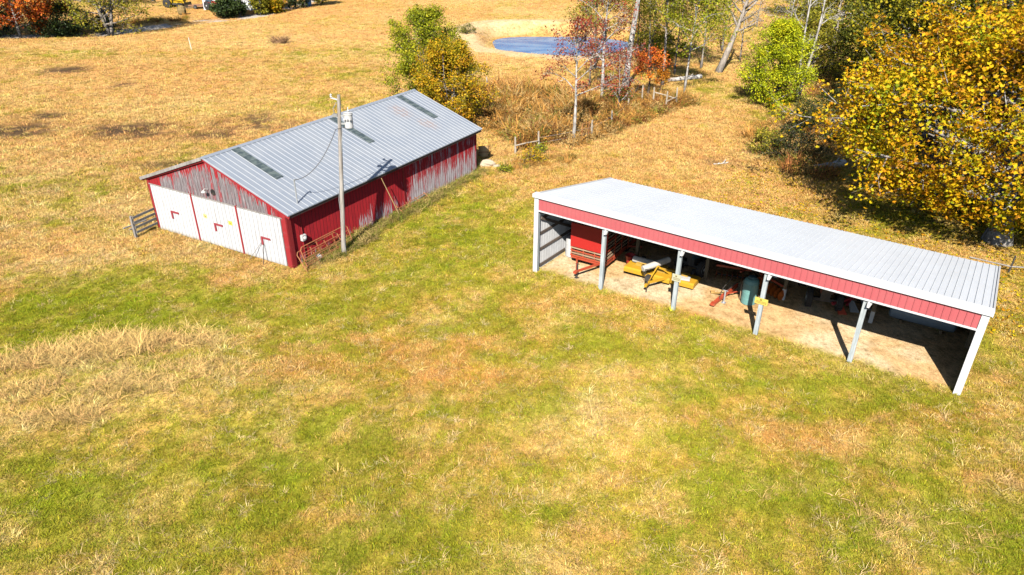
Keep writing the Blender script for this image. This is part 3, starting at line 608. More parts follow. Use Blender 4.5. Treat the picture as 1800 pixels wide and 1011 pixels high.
# ================================================================== UTILITY POLE
pb = G(604, 447); M_POLE = wood((.24, .21, .18), (.42, .39, .35), 'weathered_pole', (10, 10, .6))
PT_ = Vector((.62, .15, 8.15))
up = empty('utility_pole', pb, 0, 'tall weathered wooden utility pole with a grey transformer standing in front of the barn', 'utility pole')
MB().tube([(0, 0, -.2), PT_*.5, PT_], [.125, .105, .08], 12).build('shaft', M_POLE, up, smooth=False)
q = PT_*.86
tr = MB().lathe([(.05, -.38), (.19, -.38), (.20, -.35), (.20, .22), (.22, .24), (.22, .28), (.08, .36)], (q.x+.44, q.y-.05, q.z), 18).build('transformer', M_WHITE, up)
ins = MB()
for dx, dy in ((.02, 0),): ins.lathe([(.20, .315), (.22, .33), (.03, .34)], (q.x+.44, q.y-.05, q.z), 12).lathe([(.03, .28), (.055, .32), (.03, .37), (.055, .42), (.03, .47), (.02, .6)], (q.x+.44+dx, q.y-.05+dy, q.z), 10)
for k in range(3): ins.lathe([(.04, -.02), (.05, 0), (.03, .06)], (q.x+.3+k*.13, q.y-.32, q.z+.05), 8)
ins.build('bushing', M_WHITE, tr)
[MB().beam((q.x+.05, q.y, q.z+v_), (q.x+.28, q.y-.03, q.z+v_), .06, .08).build('bracket', M_GALV, up) for v_ in (.18, -.2)]
MB().box((q.x-.30, q.y-.07, q.z+.12), (q.x-.08, q.y+.07, q.z+.26)).tube([(q.x-.2, q.y, q.z+.26), (q.x-.25, q.y, q.z+.5), (q.x-.05, q.y, q.z+.8)], .02).build('cutout', paint((.25, .25, .24), .5), up)
MB().beam((PT_.x, PT_.y, PT_.z-.25), (PT_.x-.38, PT_.y-.05, PT_.z-.12), .05, .06).lathe([(.03, 0), (.06, .04), (.03, .08), (.06, .12), (.02, .18)], (PT_.x-.36, PT_.y-.05, PT_.z-.12), 10).build('insulator', M_WHITE, up)
MB().tube([(.16, -.06, 0), (.10, -.05, 3), tuple(PT_*.8+Vector((.13, -.05, 0)))], .014, 5).build('ground_wire', M_GALV, up)
def wire(a, b_, sag, n_=18, r_=.012):
    a, b_ = Vector(a), Vector(b_); return [a.lerp(b_, i/n_)-Vector((0, 0, sag*4*(i/n_)*(1-i/n_))) for i in range(n_+1)]
c, s = math.cos(BA), math.sin(BA); mtop = Vector((BX+.9*c+.06*s, BY+.9*s-.06*c, 4.36))
A = Vector(pb)+q+Vector((.3, -.1, -.35)); wr = MB(); wr.tube([A]+wire(A-Vector((.5, 0, .1)), mtop, .55), .016, 5); wr.tube([Vector(pb)+PT_+Vector((0, 0, -.3)), Vector(pb)+PT_+Vector((.18, .05, -.75)), Vector(pb)+q+Vector((.44, 0, .5))], .012, 5)
o = wr.build('power_line', M_DARK); tag(o, 'thin dark service wire drooping from the utility pole to the mast on the barn roof', 'wire')

# ================================================================== MACHINE SHED
HF, HB, HH = 3.99, 2.66, 3.28
def ribbed(name, col, period, axis_, rough=.4, dirt=.12, linecol=.45, dcol=(.36, .37, .39)):
    m, t, b, o = mat(name); n = NT(t); co = n.coord(); cc = n.sep(co)[axis_]
    fr = n.math('FRACT', n.math('DIVIDE', cc, period)); d = n.math('ABSOLUTE', n.math('SUBTRACT', fr, .5))
    g = n.smooth(d, .42, .47); f = n.noise(co, .7, 5, .6); f2 = n.noise(n.mapping(co, (4, .6, 2)), 3, 4, .6)
    c = n.mix(n.smooth(n.math('ADD', n.math('MULTIPLY', f, .6), n.math('MULTIPLY', f2, .4)), .42, .66, 0, dirt*2.5), col, dcol)
    wn = t.nodes.new('ShaderNodeTexWhiteNoise'); wn.noise_dimensions = '1D'; n.set(wn.inputs['W'], n.math('FLOOR', n.math('DIVIDE', cc, period*4)))
    c = n.mix(.10, c, n.ramp(wn.outputs['Value'], [(0, (.6,)*3), (1, (1.0,)*3)]), 'MULTIPLY')
    n.set(b.inputs['Base Color'], c); b.inputs['Roughness'].default_value = rough; n.set(b.inputs['Normal'], n.bump(f2, .08, .01))
    return m
M_SROOF = ribbed('white_roof_sheet', (.66, .695, .74), .2286, 0, .4, .05); M_SWALL = ribbed('white_wall_sheet', (.74, .75, .76), .2286, 1); M_BWALL = ribbed('shade_dark_back_sheet', (.22, .24, .25), .2286, 0)  # back sheet darkened: the shed's deep interior shade put into its colour
M_FASC = ribbed('faded_red_fascia', (.44, .10, .11), .2286, 0, .45, .15, .5, (.44, .15, .15)); M_TRIM = paint((.60, .61, .62), .4, dirt=.08)
M_STEEL = wood((.29, .33, .335), (.45, .485, .49), 'pale_post'); M_BROWN = wood((.14, .10, .06), (.26, .19, .11), 'brown_post'); M_LUMB = wood((.10, .08, .07), (.19, .15, .12), 'purlin_wood', (1, 14, 14))
z0 = gz(SX, SY); sh = empty('machine_shed', (SX, SY, 0), SA, 'open front pole shed with white metal roof and faded red fascia full of farm machinery', 'shed')
SLS = (HF-HB)/SW
def gl(a, b_): return SP(a, b_)[2]
srf = MB()
def sp(a, b_, t_=0): return (a, b_, HF-b_*SLS+t_)
o1 = .12
srf.add([sp(-o1, -o1), sp(SL+o1, -o1), sp(SL+o1, SW+o1), sp(-o1, SW+o1), sp(-o1, -o1, .04), sp(SL+o1, -o1, .04), sp(SL+o1, SW+o1, .04), sp(-o1, SW+o1, .04)], [(0, 3, 2, 1), (4, 5, 6, 7), (0, 1, 5, 4), (1, 2, 6, 5), (2, 3, 7, 6), (3, 0, 4, 7)])
for i in range(81):
    a = .2286*i; w_ = .024
    if a > SL: break
    srf.add([sp(a-w_, 0.03, .04), sp(a+w_, 0.03, .04), sp(a+w_*.45, 0.03, .066), sp(a-w_*.45, 0.03, .066), sp(a-w_, SW+o1, .04), sp(a+w_, SW+o1, .04), sp(a+w_*.45, SW+o1, .066), sp(a-w_*.45, SW+o1, .066)], [(0, 4, 7, 3), (3, 7, 6, 2), (2, 6, 5, 1), (4, 5, 6, 7), (0, 3, 2, 1)])
sro = srf.build('roof', M_SROOF, sh)
MB().prism([(-.17, -.16), (-.06, -.16), (-.06, 0), (.16, 0), (.16, .012), (-.17, .012)], lambda a, b_, t_: (-o1-.02+t_, a, HF+.085+b_), SL+2*o1+.04).build('gutter_trim', M_TRIM, sro)
for xx in (-o1-.03, SL+o1-.03):
    MB().add([sp(xx, -o1, -.14), sp(xx+.06, -o1, -.14), sp(xx+.06, SW+o1, -.14), sp(xx, SW+o1, -.14), sp(xx, -o1, .078), sp(xx+.06, -o1, .078), sp(xx+.06, SW+o1, .078), sp(xx, SW+o1, .078)], [(0, 3, 2, 1), (4, 5, 6, 7), (0, 1, 5, 4), (1, 2, 6, 5), (2, 3, 7, 6), (3, 0, 4, 7)]).build('rake_trim', M_TRIM, sro)
# ribbed fascia
fa = MB().box((.10, -.05, HH+.02), (SL-.10, -.02, HF-.08))
for i in range(80):
    a = .12+.2286*i
    if a > SL-.1: break
    fa.add([(a-.022, -.05, HH+.02), (a-.010, -.072, HH+.02), (a+.010, -.072, HH+.02), (a+.022, -.05, HH+.02), (a-.022, -.05, HF-.08), (a-.010, -.072, HF-.08), (a+.010, -.072, HF-.08), (a+.022, -.05, HF-.08)], [(0, 1, 5, 4), (1, 2, 6, 5), (2, 3, 7, 6)])
fa.build('fascia', M_FASC, sh)
MB().box((.10, -.085, HH-.05), (SL-.10, .0, HH+.017)).build('header_trim', M_TRIM, sh)
MB().box((.05, 0.003, HH-.02), (SL-.05, .06, HF-.1)).build('header_beam', M_LUMB, sh)
# end walls and back wall with ribs
def ewall(x0, x1, zb):
    poly = [(0.0, zb), (SW, zb), (SW, HB-.01), (0.0, HF-.01)]
    mbw = MB().prism(poly, lambda a, b_, t_: (x0+t_, a, b_), x1-x0)
    for k in range(1, 33):
        b_ = .2286*k
        if b_ > SW-.05: break
        for xx, sg in ((x0, -1), (x1, 1)):
            zt = HF-.02-b_*SLS
            mbw.add([(xx, b_-.025, zb), (xx+sg*.007, b_-.01, zb), (xx+sg*.007, b_+.01, zb), (xx, b_+.025, zb), (xx, b_-.025, zt), (xx+sg*.007, b_-.01, zt), (xx+sg*.007, b_+.01, zt), (xx, b_+.025, zt)], [(0, 1, 5, 4), (1, 2, 6, 5), (2, 3, 7, 6)])
    return mbw.build('end_wall', M_SWALL, sh)
ewall(-.04, 0.0, -.2); ewall(SL, SL+.04, gl(SL, 3)-.4)
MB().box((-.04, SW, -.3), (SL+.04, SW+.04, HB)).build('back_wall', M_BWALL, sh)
# corner trims
MB().box((-.075, -.09, -.2), (.16, -.045, HF-.1)).box((-.075, -.045, -.2), (-.045, .16, HF-.12)).build('corner_trim', M_TRIM, sh)
zr = gl(SL, 0)
MB().box((SL-.16, -.09, zr-.25), (SL+.075, -.045, HF-.1)).box((SL+.045, -.045, zr-.25), (SL+.075, .16, HF-.12)).build('corner_trim', M_TRIM, sh)
for xx in (.03, SL-.13): MB().box((xx, .0, gl(max(xx, 0), 0)-.2), (xx+.10, .14, HH)).build('corner_post', M_STEEL, sh)
# girts, braces, purlins
for x0 in (.003, SL-.053):
    zb = gl(x0, 3)
    for k, zz in enumerate((.12, 1.0, 1.85, 2.62)):
        ye = min(SW-.05, (HF-.12-(zb+zz+.13))/SLS)
        MB().box((x0+.001*k, .18, zb+zz), (x0+.05, ye, zb+zz+.13)).build('girt', M_LUMB, sh)
    xb = x0+.09 if x0 < 1 else x0-.05; MB().beam((xb, .3, zb+2.75), (xb, 3.6, zb+1.1), .05, .13).build('brace', M_LUMB, sh)
for k in range(8):
    b_ = .5+k*.93; MB().box((.06, b_, HF-b_*SLS-.16), (SL-.06, b_+.05, HF-b_*SLS-.025)).build('purlin', M_LUMB, sh)
for k in range(1, 5):
    a = SL/5*k; zb = gl(a, 0)
    MB().box((a-.085, .02, zb-.2), (a+.085, .16, HH-.003)).build('front_post', M_STEEL, sh)
    lb = MB().cbox((a+.13, -.01, HH-.20), (.13, .10, .18), ry=.3).tube([(a+.10, -.03, HH-.1), (a+.12, -.15, HH-.28)], .05, 8).build('flood_lamp', M_WHITE, sh)
for k in range(0, 6):
    a = min(max(SL/5*k, .12), SL-.12); zb = gl(a, 3.7)
    ip = MB().box((a-.075, 3.70, zb-.2), (a+.075, 3.85, HF-3.75*SLS-.02)).build('interior_post', M_BROWN, sh)
    if k in (3, 4): MB().box((a-.079, 3.696, zb-.1), (a+.079, 3.854, zb+.55)).build('painted_foot', M_WHITE, ip)
    bp = MB().box((a-.07, SW-.16, zb-.2), (a+.07, SW-.01, HB-.02)).build('rear_post', M_BROWN, sh)
    MB().beam((a+.1, .07, HF-.12), (a+.1, SW-.05, HB-.09), .045, .2).build('rafter', M_LUMB, sh)
# signs on the posts
def sign(a, zz, col, lab, w_=.42, h_=.30, rows=2):
    p_ = SP(a, 0); e = empty('post_sign', (p_[0], p_[1], p_[2]+zz), SA, lab, 'sign', 'signs nailed to the shed posts')
    MB().box((-w_/2, -.012, -h_/2), (w_/2, .0, h_/2)).build('panel', paint(col, .5, dirt=.15, dcol=(.5, .4, .2)), e)
    MB().cbox((-.02, -.015, h_*.22), (.07, .004, .06)).build('symbol', paint((.18, .13, .02), .6), e)
    for i in range(rows):
        xx = -w_*.38; l_ = MB()
        for k in range(9):
            ww = w_*.05*(1+.5*((k*7+i*3) % 3)); l_.cbox((xx+ww/2, -.015, -h_*.05-i*h_*.2), (ww*.8, .004, h_*.09)); xx += ww+w_*.015
            if xx > w_*.38: break
        l_.build('lettering', paint((.18, .13, .02), .6), e)
    return e
sign(SL/5*2, 1.62, (.48, .46, .32), 'pale cream notice on the second front post of the shed', .40, .34)
sign(SL/5*3, 1.60, (.62, .48, .10), 'bright yellow notice on the third front post of the shed', .52, .28)
q = SP(SL/5*2+.05, -.12); 
yw = MB()
for k in range(10): a_ = k*.63; yw.add([(q[0]+.05*math.cos(a_), q[1]+.05*math.sin(a_), q[2]), (q[0]+.08*math.cos(a_+.5), q[1]+.08*math.sin(a_+.5), q[2]), (q[0]+.2*math.cos(a_), q[1]+.2*math.sin(a_), q[2]+.25)], [(0, 1, 2)])
tag(yw.build('yellow_weed', paint((.60, .58, .03), .8)), 'tiny yellow green weed at the foot of the second shed post', 'plant')

# ================================================================== MACHINERY UNDER THE SHED
M_ORED = paint((.44, .068, .03), .5, dirt=.55, dcol=(.36, .19, .11)); M_BRED = paint((.43, .022, .018), .45, dirt=.12, dcol=(.45, .08, .05)); M_RUST = wood((.20, .09, .05), (.42, .24, .14), 'rusty_wood')
M_YEL = paint((.56, .31, .02), .5, dirt=.6, dcol=(.36, .20, .06)); M_TYRE = paint((.025, .025, .026), .85, dirt=.3, dcol=(.12, .09, .06)); M_PLANK = wood((.30, .19, .12), (.46, .32, .21), 'pale_slat', (1, 10, 10))
def wheel(parent, c, r_, w_, rimcol=None, name='wheel'):
    # axle along x
    wv = MB(); wv.lathe([(r_*.55, -w_/2), (r_*.9, -w_/2), (r_, -w_*.32), (r_, w_*.32), (r_*.9, w_/2), (r_*.55, w_/2)], (0, 0, 0), 24, 'X')
    for k in range(20):
        a = 2*math.pi*k/20; wv.cbox((0, r_*math.cos(a), r_*math.sin(a)), (w_*.9, r_*.07, r_*.06), rx=a)
    o_ = wv.build(name, M_TYRE, parent); o_.location = c
    MB().lathe([(r_*.18, -w_*.56), (r_*.2, -w_*.3), (r_*.52, -w_*.2), (r_*.57, -w_*.53), (r_*.57, w_*.53), (r_*.52, w_*.2), (r_*.2, w_*.3), (r_*.18, w_*.56)], (0, 0, 0), 20, 'X').build('rim', rimcol or M_WHITE, o_)
    return o_
def at_shed(name, a, b_, rot, lab, cat, group=None, z=0): 
    return empty(name, SP(a, b_, z), SA+rot, lab, cat, group)
# slatted livestock wagon; origin = front left corner on the ground, x across, y away
wg = at_shed('livestock_wagon', .98, 1.75, .05, 'orange red slatted livestock wagon with a solid red front panel in the leftmost bay', 'wagon')
W_, L_ = 1.95, 4.2
fr_ = MB(); fr_.box((0, 0, .36), (.08, L_, .50)); fr_.box((W_-.08, 0, .36), (W_, L_, .50)); fr_.box((.081, 0, .362), (W_-.081, .08, .498)); fr_.box((.081, L_-.08, .362), (W_-.081, L_, .498))
for k in range(1, 7): fr_.box((.081, L_*k/7, .40), (W_-.081, L_*k/7+.06, .46))
fr_.build('chassis', M_ORED, wg)
MB().box((.02, .02, .503), (W_-.02, L_-.02, .54)).build('deck', M_RUST, wg)
MB().box((-.03, -.06, 1.02), (W_+.03, -.02, 2.28)).build('front_panel', M_BRED, wg, bevel=.008)
for x_ in (0, .66, 1.29, W_-.06): MB().box((x_, -.018, .50), (x_+.06, .03, 2.2)).build('stake', M_ORED, wg)
for k in range(4): MB().box((-.02, -.052, .50+k*.14), (W_+.02, -.021, .56+k*.14)).build('front_slat', M_ORED if k % 2 == 0 else M_PLANK, wg)
for sx_, xx in ((0, -.03), (1, W_+.002)):
    for k in range(9): MB().box((xx, .0, .56+k*.185), (xx+.028, L_, .64+k*.185)).build('side_slat', M_PLANK if k % 3 else M_ORED, wg)
    for k in range(1, 6): MB().box((xx-.03 if not sx_ else xx+.03, L_*k/5.2, .40), (xx-.002 if not sx_ else xx+.058, L_*k/5.2+.06, 2.2)).build('stake', M_ORED, wg)
tg = MB(); tg.beam((.35, .0, .43), (1.0, -1.25, .40), .08, .10); tg.beam((1.6, .0, .43), (1.06, -1.25, .40), .08, .10); tg.beam((.3, .05, .38), (1.65, .05, .38), .08, .08); tg.cbox((1.03, -1.35, .40), (.16, .30, .10)); tg.build('tongue', M_ORED, wg)
MB().tube([(1.03, -1.25, 0), (1.03, -1.25, .75)], .035, 8).tube([(.93, -1.25, .78), (1.15, -1.25, .78)], .015).cbox((1.03, -1.25, .02), (.2, .2, .03)).build('jack', M_DARK, wg)
for xx in (.18, W_-.18): wheel(wg, (xx, 2.9, .33), .33, .2)
rd = MB().beam((W_-.1, L_*.6, .5), (W_+.6, L_*.72, .42), .06, .10).build('side_step', M_ORED, wg)
# white drum in the corner
q = at_shed('white_drum', .5, 2.55, 0, 'white plastic drum between the shed end wall and the red wagon', 'drum')
MB().lathe([(.26, 0), (.29, .04), (.29, .40), (.30, .42), (.29, .44), (.29, .72), (.30, .74), (.29, .76), (.28, 1.02), (.24, 1.06), (.10, 1.07)], (0, 0, 0), 20).build('body', M_WHITE, q, smooth=False); MB().lathe([(.05, 1.07), (.05, 1.11)], (.1, 0, 0), 10).build('cap', M_WHITE, q)
# red bucket
q = at_shed('red_bucket', 3.62, 3.1, .2, 'small red feed hopper between the wagon and the yellow mower', 'bucket')
MB().lathe([(.05, .12), (.16, .15), (.26, .62), (.28, .63), (.26, .60), (.15, .2)], (0, 0, 0), 10).build('bowl', M_BRED, q); MB().tube([(-.26, 0, .62), (-.1, 0, .82), (.1, 0, .82), (.26, 0, .62)], .012).build('handle', M_DARK, q); [MB().tube([p1_, p2_], .02).build('leg', M_DARK, q) for p1_, p2_ in (((-.15, .1, 0), (-.1, .05, .2)), ((.15, .1, 0), (.1, .05, .2)), ((0, -.16, 0), (0, -.1, .2)))]
# yellow rotary mower: origin below deck centre
mw = at_shed('rotary_mower', 5.55, 2.55, .07, 'wide yellow pull behind rotary mower with two pale rolls lying on its deck', 'mower')
dk = MB()
for x0_, x1_, y0_, y1_ in ((-1.75, -.62, -.45, .62), (-.60, .62, -.55, .75), (.64, 1.75, -.45, .62)):
    dk.prism([(y0_, .18), (y1_, .18), (y1_, .34), (y1_-.12, .42), (y0_+.1, .42), (y0_, .36)], lambda a, b_, t_, x0_=x0_: (x0_+t_, a, b_), x1_-x0_)
dk.build('deck', M_YEL, mw, bevel=.012)
MB().cbox((0, .1, .55), (.45, .42, .24)).cbox((-1.15, .1, .50), (.3, .3, .14)).cbox((1.15, .1, .50), (.3, .3, .14)).tube([(-1.15, .1, .56), (1.15, .1, .56)], .03, 8).build('gearbox', paint((.50, .30, .05), .6), mw)
MB().beam((-.5, -.4, .42), (-.12, -1.35, .42), .08, .10).beam((.5, -.4, .42), (-.08, -1.35, .42), .08, .10).beam((-.1, -1.25, .42), (-.1, -1.75, .40), .12, .10).beam((-.35, .0, .42), (-.05, -.55, .95), .06, .06).beam((.45, .0, .42), (.0, -.55, .95), .06, .06).beam((-.02, -.5, .95), (-.1, -1.3, .5), .05, .05).build('hitch', M_YEL, mw)
MB().tube([(-.1, -1.55, 0), (-.1, -1.55, .6)], .035, 8).tube([(-.3, -1.2, .5), (-.5, -1.1, .8), (-.35, -.9, .85), (-.3, -.6, .6)], .015).tube([(-.25, -1.25, .55), (-.38, -1.2, .95), (-.1, -.9, .95)], .015).cbox((-.2, -1.15, .55), (.22, .3, .2)).build('jack', M_DARK, mw)
for xx, rot_, cc_ in ((-.62, 0, 1),):
    MB().lathe([(.15, -.62), (.16, -.6), (.16, .6), (.15, .62)], (0, 0, 0), 16, 'X').build('roll', paint((.52, .48, .42), .7, dirt=.6, dcol=(.34, .28, .21)), mw).location = (-.95, .28, .60)
rl = MB().lathe([(.13, -.75), (.15, -.72), (.15, .72), (.13, .75)], (0, 0, 0), 16, 'X').build('roll', paint((.52, .48, .42), .7, dirt=.6, dcol=(.34, .28, .21)), mw); rl.location = (-.15, -.45, .98); rl.rotation_euler = (0, -.12, R(58))
MB().cbox((1.2, -.12, .47), (.5, .35, .08), rz=.2).build('guard', M_WHITE, mw)
for xx in (-1.3, 1.3): wheel(mw, (xx, .88, .26), .26, .16, M_YEL)
# disc harrow with orange discs and red drawbar
M_OR = paint((.55, .13, .02), .35, metal=.3, dirt=.4, dcol=(.28, .08, .03)); hr_ = at_shed('disc_harrow', 9.35, 4.15, -.1, 'red disc harrow with rusty orange disc gangs standing in the shade behind the teal tank', 'harrow')
for sg in (-1, 1):
    gg = MB(); cen = Vector((sg*.95, -.05, .28)); ax = Vector((math.cos(.38), -sg*math.sin(.38), 0))
    gg.tube([cen-ax*.75, cen+ax*.75], .03, 8); ob = gg.build('gang_axle', M_DARK, hr_)
    for k in range(7):
        c_0 = cen+ax*(-.72+.24*k); mbd = MB(); u_ = ax.cross(Vector((0, 0, 1))); vs = [c_0+ax*.06]
        for j in range(18): a_ = 2*math.pi*j/18; vs.append(c_0+u_*math.cos(a_)*.27+Vector((0, 0, 1))*math.sin(a_)*.27)
        vs.append(c_0+ax*.075); mbd.add(vs, [(0, 1+j, 1+(j+1) % 18) for j in range(18)]+[(19, 1+(j+1) % 18, 1+j) for j in range(18)]); mbd.build('disc', M_OR, ob)
    MB().beam(cen-ax*.8+Vector((0, .1, .40)), cen+ax*.8+Vector((0, .1, .40)), .09, .09).build('gang_beam', M_ORED, hr_)
MB().beam((-1.2, .45, .72), (1.2, .45, .72), .09, .09).beam((-.5, -.2, .70), (-.35, .8, .72), .08, .08).beam((.5, -.2, .70), (.35, .8, .72), .08, .08).beam((-.2, .5, .7), (0, .5, 1.45), .06, .06).beam((.2, .5, .7), (0, .5, 1.45), .06, .06).build('frame', M_ORED, hr_)
MB().cbox((-.45, .3, .84), (.36, .06, .14), rz=.1, rx=-.5).build('plate', M_WHITE, hr_); MB().cbox((.9, .2, .84), (.36, .06, .14), rz=-.15, rx=-.5).build('plate', M_WHITE, hr_)
# red three point boom in the sun
bm_ = at_shed('hitch_boom', 8.78, 2.35, 0, 'orange red implement drawbar propped on a jack in front of the teal tank', 'implement')
MB().beam((-.12, -.85, .16), (.22, .85, .40), .13, .15).beam((.0, -.2, .33), (.28, .75, .55), .07, .05).beam((-.05, -.25, .28), (.42, .5, .30), .05, .05).cbox((-.14, -.98, .14), (.20, .26, .12)).build('drawbar', M_ORED, bm_, bevel=.008)
MB().beam((-.6, .15, .04), (.05, .0, .32), .07, .05).cbox((-.62, .2, .06), (.2, .2, .06), rz=.5).build('side_arm', paint((.55, .33, .10), .7), bm_)
MB().tube([(.12, -.38, 0), (.12, -.38, .62)], .04, 8).tube([(.02, -.38, .62), (.24, -.38, .62)], .015).cbox((.12, -.38, .015), (.18, .18, .03)).build('jack', M_GALV, bm_)
MB().tube([(.2, .8, .75), (.1, .3, 1.0), (-.05, -.3, .62), (0, -.7, .3)], .014).tube([(.28, .8, .6), (.3, .2, .75), (.1, -.4, .5)], .014).build('hose', M_DARK, bm_)
# tank
tk = at_shed('spray_tank', 9.78, 2.60, 0, 'pale teal round plastic tank standing behind the third front post', 'tank')
M_TEAL = paint((.15, .32, .30), .5, dirt=.15, dcol=(.3, .42, .36)); MB().lathe([(.28, 0), (.325, .03), (.33, .3), (.325, .32), (.335, .60), (.33, .62), (.335, .98), (.345, 1.02), (.33, 1.04), (.30, 1.16), (.24, 1.22), (.18, 1.24)], (0, 0, 0), 28).build('body', M_TEAL, tk)
MB().lathe([(.16, 1.24), (.17, 1.30), (.15, 1.33), (.05, 1.34)], (0, 0, 0), 16).build('lid', paint((.05, .12, .14), .5), tk)
MB().tube([(-.34, 0, 1.05), (-.40, -.03, .8), (-.36, -.05, .1)], .018).tube([(.33, -.05, .55), (.45, -.05, .5), (.43, -.05, .2), (.33, -.05, .12)], .018).build('hose', M_PLANK, tk)
# tractor builder ; front towards -y, origin on ground at rear axle
def tractor(loc, rz, col, lab, group=None, loader=False, cab=False, s=1.0, rimc=None):
    e = empty('tractor', loc, rz, lab, 'tractor', group); e.scale = (s, s, s)
    hood = MB().prism([(-2.5, .85), (-2.55, 1.25), (-2.35, 1.42), (-1.0, 1.50), (-.55, 1.50), (-.55, .8)], lambda a, b_, t_: (-.28+t_, a, b_), .56).build('hood', col, e, bevel=.03)
    MB().box((-.20, -2.3, .5), (.20, .25, .84)).box((-.5, -2.25, .36), (.5, -2.1, .5)).box((-.75, -.12, .62), (.75, .12, .86)).build('chassis', M_DARK, e)
    MB().cbox((0, -2.56, 1.05), (.44, .03, .30)).build('grille', M_DARK, hood)
    MB().tube([(.16, -1.6, 1.4), (.16, -1.6, 2.05)], .03, 8).build('exhaust', M_DARK, hood)
    for sx_ in (-1, 1):
        MB().prism([(-.55, .9), (-.5, 1.32), (.1, 1.48), (.6, 1.30), (.65, 1.22), (.1, 1.40), (-.4, 1.26), (-.48, .9)], lambda a, b_, t_, sx_=sx_: ((sx_*.75-.17)+t_, a, b_), .34).build('fender', col, e)
        wheel(e, (sx_*.78, 0, .74), .74, .40, rimc); wheel(e, (sx_*.62, -2.15, .42), .42, .24, rimc)
    MB().cbox((0, 0, 1.08), (.46, .46, .12)).cbox((0, .25, 1.32), (.46, .10, .42)).build('seat', M_DARK, e)
    st = MB().tube([(0, -.6, 1.3), (0, -.42, 1.52)], .025).build('steering_column', M_DARK, e)
    rg = MB(); rg.tube([(.19*math.cos(k*.524), -.42+.08*math.sin(k*.524), 1.54+.17*math.sin(k*.524)) for k in range(13)], .015, 5); rg.build('steering_wheel', M_DARK, st)
    if cab:
        rb = MB()
        for xx in (-.55, .55): rb.tube([(xx, -.6, 1.0), (xx, -.5, 2.3)], .03); rb.tube([(xx, .5, 1.0), (xx, .5, 2.3)], .03)
        rb.cbox((0, 0, 2.34), (1.3, 1.25, .08)); rb.build('canopy', col, e)
    else:
        MB().tube([(-.5, .35, 1.2), (-.5, .42, 2.2), (.5, .42, 2.2), (.5, .35, 1.2)], .035).build('roll_bar', M_DARK, e)
    if loader:
        ld = MB()
        for xx in (-.42, .42): ld.beam((xx, -.8, 1.35), (xx, -2.3, 1.25), .07, .12); ld.beam((xx, -2.3, 1.25), (xx, -3.1, .45), .07, .12); ld.beam((xx, -.8, 1.35), (xx, -.9, .6), .07, .1)
        ob = ld.build('loader_arm', col, e)
        MB().prism([(-3.1, .75), (-3.25, .25), (-3.75, .12), (-3.2, .18), (-3.02, .72)], lambda a, b_, t_: (-.8+t_, a, b_), 1.6).build('bucket', M_GALV, ob)
    return e
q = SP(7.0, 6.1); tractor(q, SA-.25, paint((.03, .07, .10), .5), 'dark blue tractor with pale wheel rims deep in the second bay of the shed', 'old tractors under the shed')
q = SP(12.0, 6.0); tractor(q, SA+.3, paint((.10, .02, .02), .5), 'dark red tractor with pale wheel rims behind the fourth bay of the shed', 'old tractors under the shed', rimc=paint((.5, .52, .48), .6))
# plough
pl = at_shed('plough', 13.7, 4.75, .25, 'dark red plough lying in the shade left of the fourth front post', 'plough')
M_DRED = paint((.36, .03, .04), .5, dirt=.3); MB().beam((-.9, -.7, .35), (.9, .8, .55), .1, .12).beam((-.3, -.5, .3), (.2, .9, .6), .08, .08).beam((-.2, -.2, .4), (.0, .1, 1.1), .06, .06).beam((.4, .1, .5), (.0, .1, 1.1), .06, .06).build('beam', M_DRED, pl)
for k in range(3):
    cx_, cy_ = -.6+.5*k, -.45+.42*k
    MB().add([(cx_, cy_, .35), (cx_+.1, cy_-.1, .35), (cx_+.35, cy_-.45, .02), (cx_+.0, cy_-.5, .0), (cx_-.12, cy_-.2, .3), (cx_+.03, cy_+.03, .3), (cx_+.38, cy_-.42, .0)], [(0, 1, 2, 3), (0, 3, 4), (1, 0, 5), (1, 5, 6, 2)]).build('share', M_ORED if k == 0 else M_GALV, pl)
# long grey tank lying in the right bay
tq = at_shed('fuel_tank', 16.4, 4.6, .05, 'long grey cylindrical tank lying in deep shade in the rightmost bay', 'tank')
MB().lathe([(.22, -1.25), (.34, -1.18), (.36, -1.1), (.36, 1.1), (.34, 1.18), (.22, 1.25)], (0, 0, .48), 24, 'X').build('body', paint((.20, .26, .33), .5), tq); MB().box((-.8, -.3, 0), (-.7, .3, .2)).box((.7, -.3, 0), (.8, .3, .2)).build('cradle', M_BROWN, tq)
bk = at_shed('lumber_stack', 11.6, 6.9, 0, 'stack of dark lumber along the back wall of the shed', 'lumber')
for k in range(6): MB().box((-1.6+.02*k, -.4+.13*k, .05), (1.7+.03*(k % 3), -.29+.13*k, .15)).box((-1.5+.02*k, -.4+.13*k, .155), (1.6, -.29+.13*k, .25)).build('board', M_LUMB, bk)

# ================================================================== SMALL THINGS ROUND THE BARN
M_RPIPE = paint((.40, .15, .06), .7, dirt=.6, dcol=(.26, .13, .08))
def pipe_gate(name, loc, rz, tilt, L, H, lab, group, mt_=None, rails=4, rad=.019):
    e = empty(name, loc, rz, lab, 'gate', group); e.rotation_euler = (tilt, 0, rz)
    mt_ = mt_ or M_RPIPE
    f_ = MB(); f_.tube([(0, 0, .03), (0, 0, H-.12), (.12, 0, H), (L-.12, 0, H), (L, 0, H-.12), (L, 0, .03)], rad*1.2, 7); f_.build('gate_frame', mt_, e)
    for k in range(rails): MB().tube([(0, 0, .05+k*(H-.1)/rails), (L, 0, .05+k*(H-.1)/rails)], rad, 6).build('rail', mt_, e)
    for xx in (L*.33, L*.67): MB().beam((xx, .03, .05), (xx, .03, H-.02), .05, .012).build('strap', mt_, e)
    return e
def bloc(a, b_, z=0): return BP(a, b_, z)
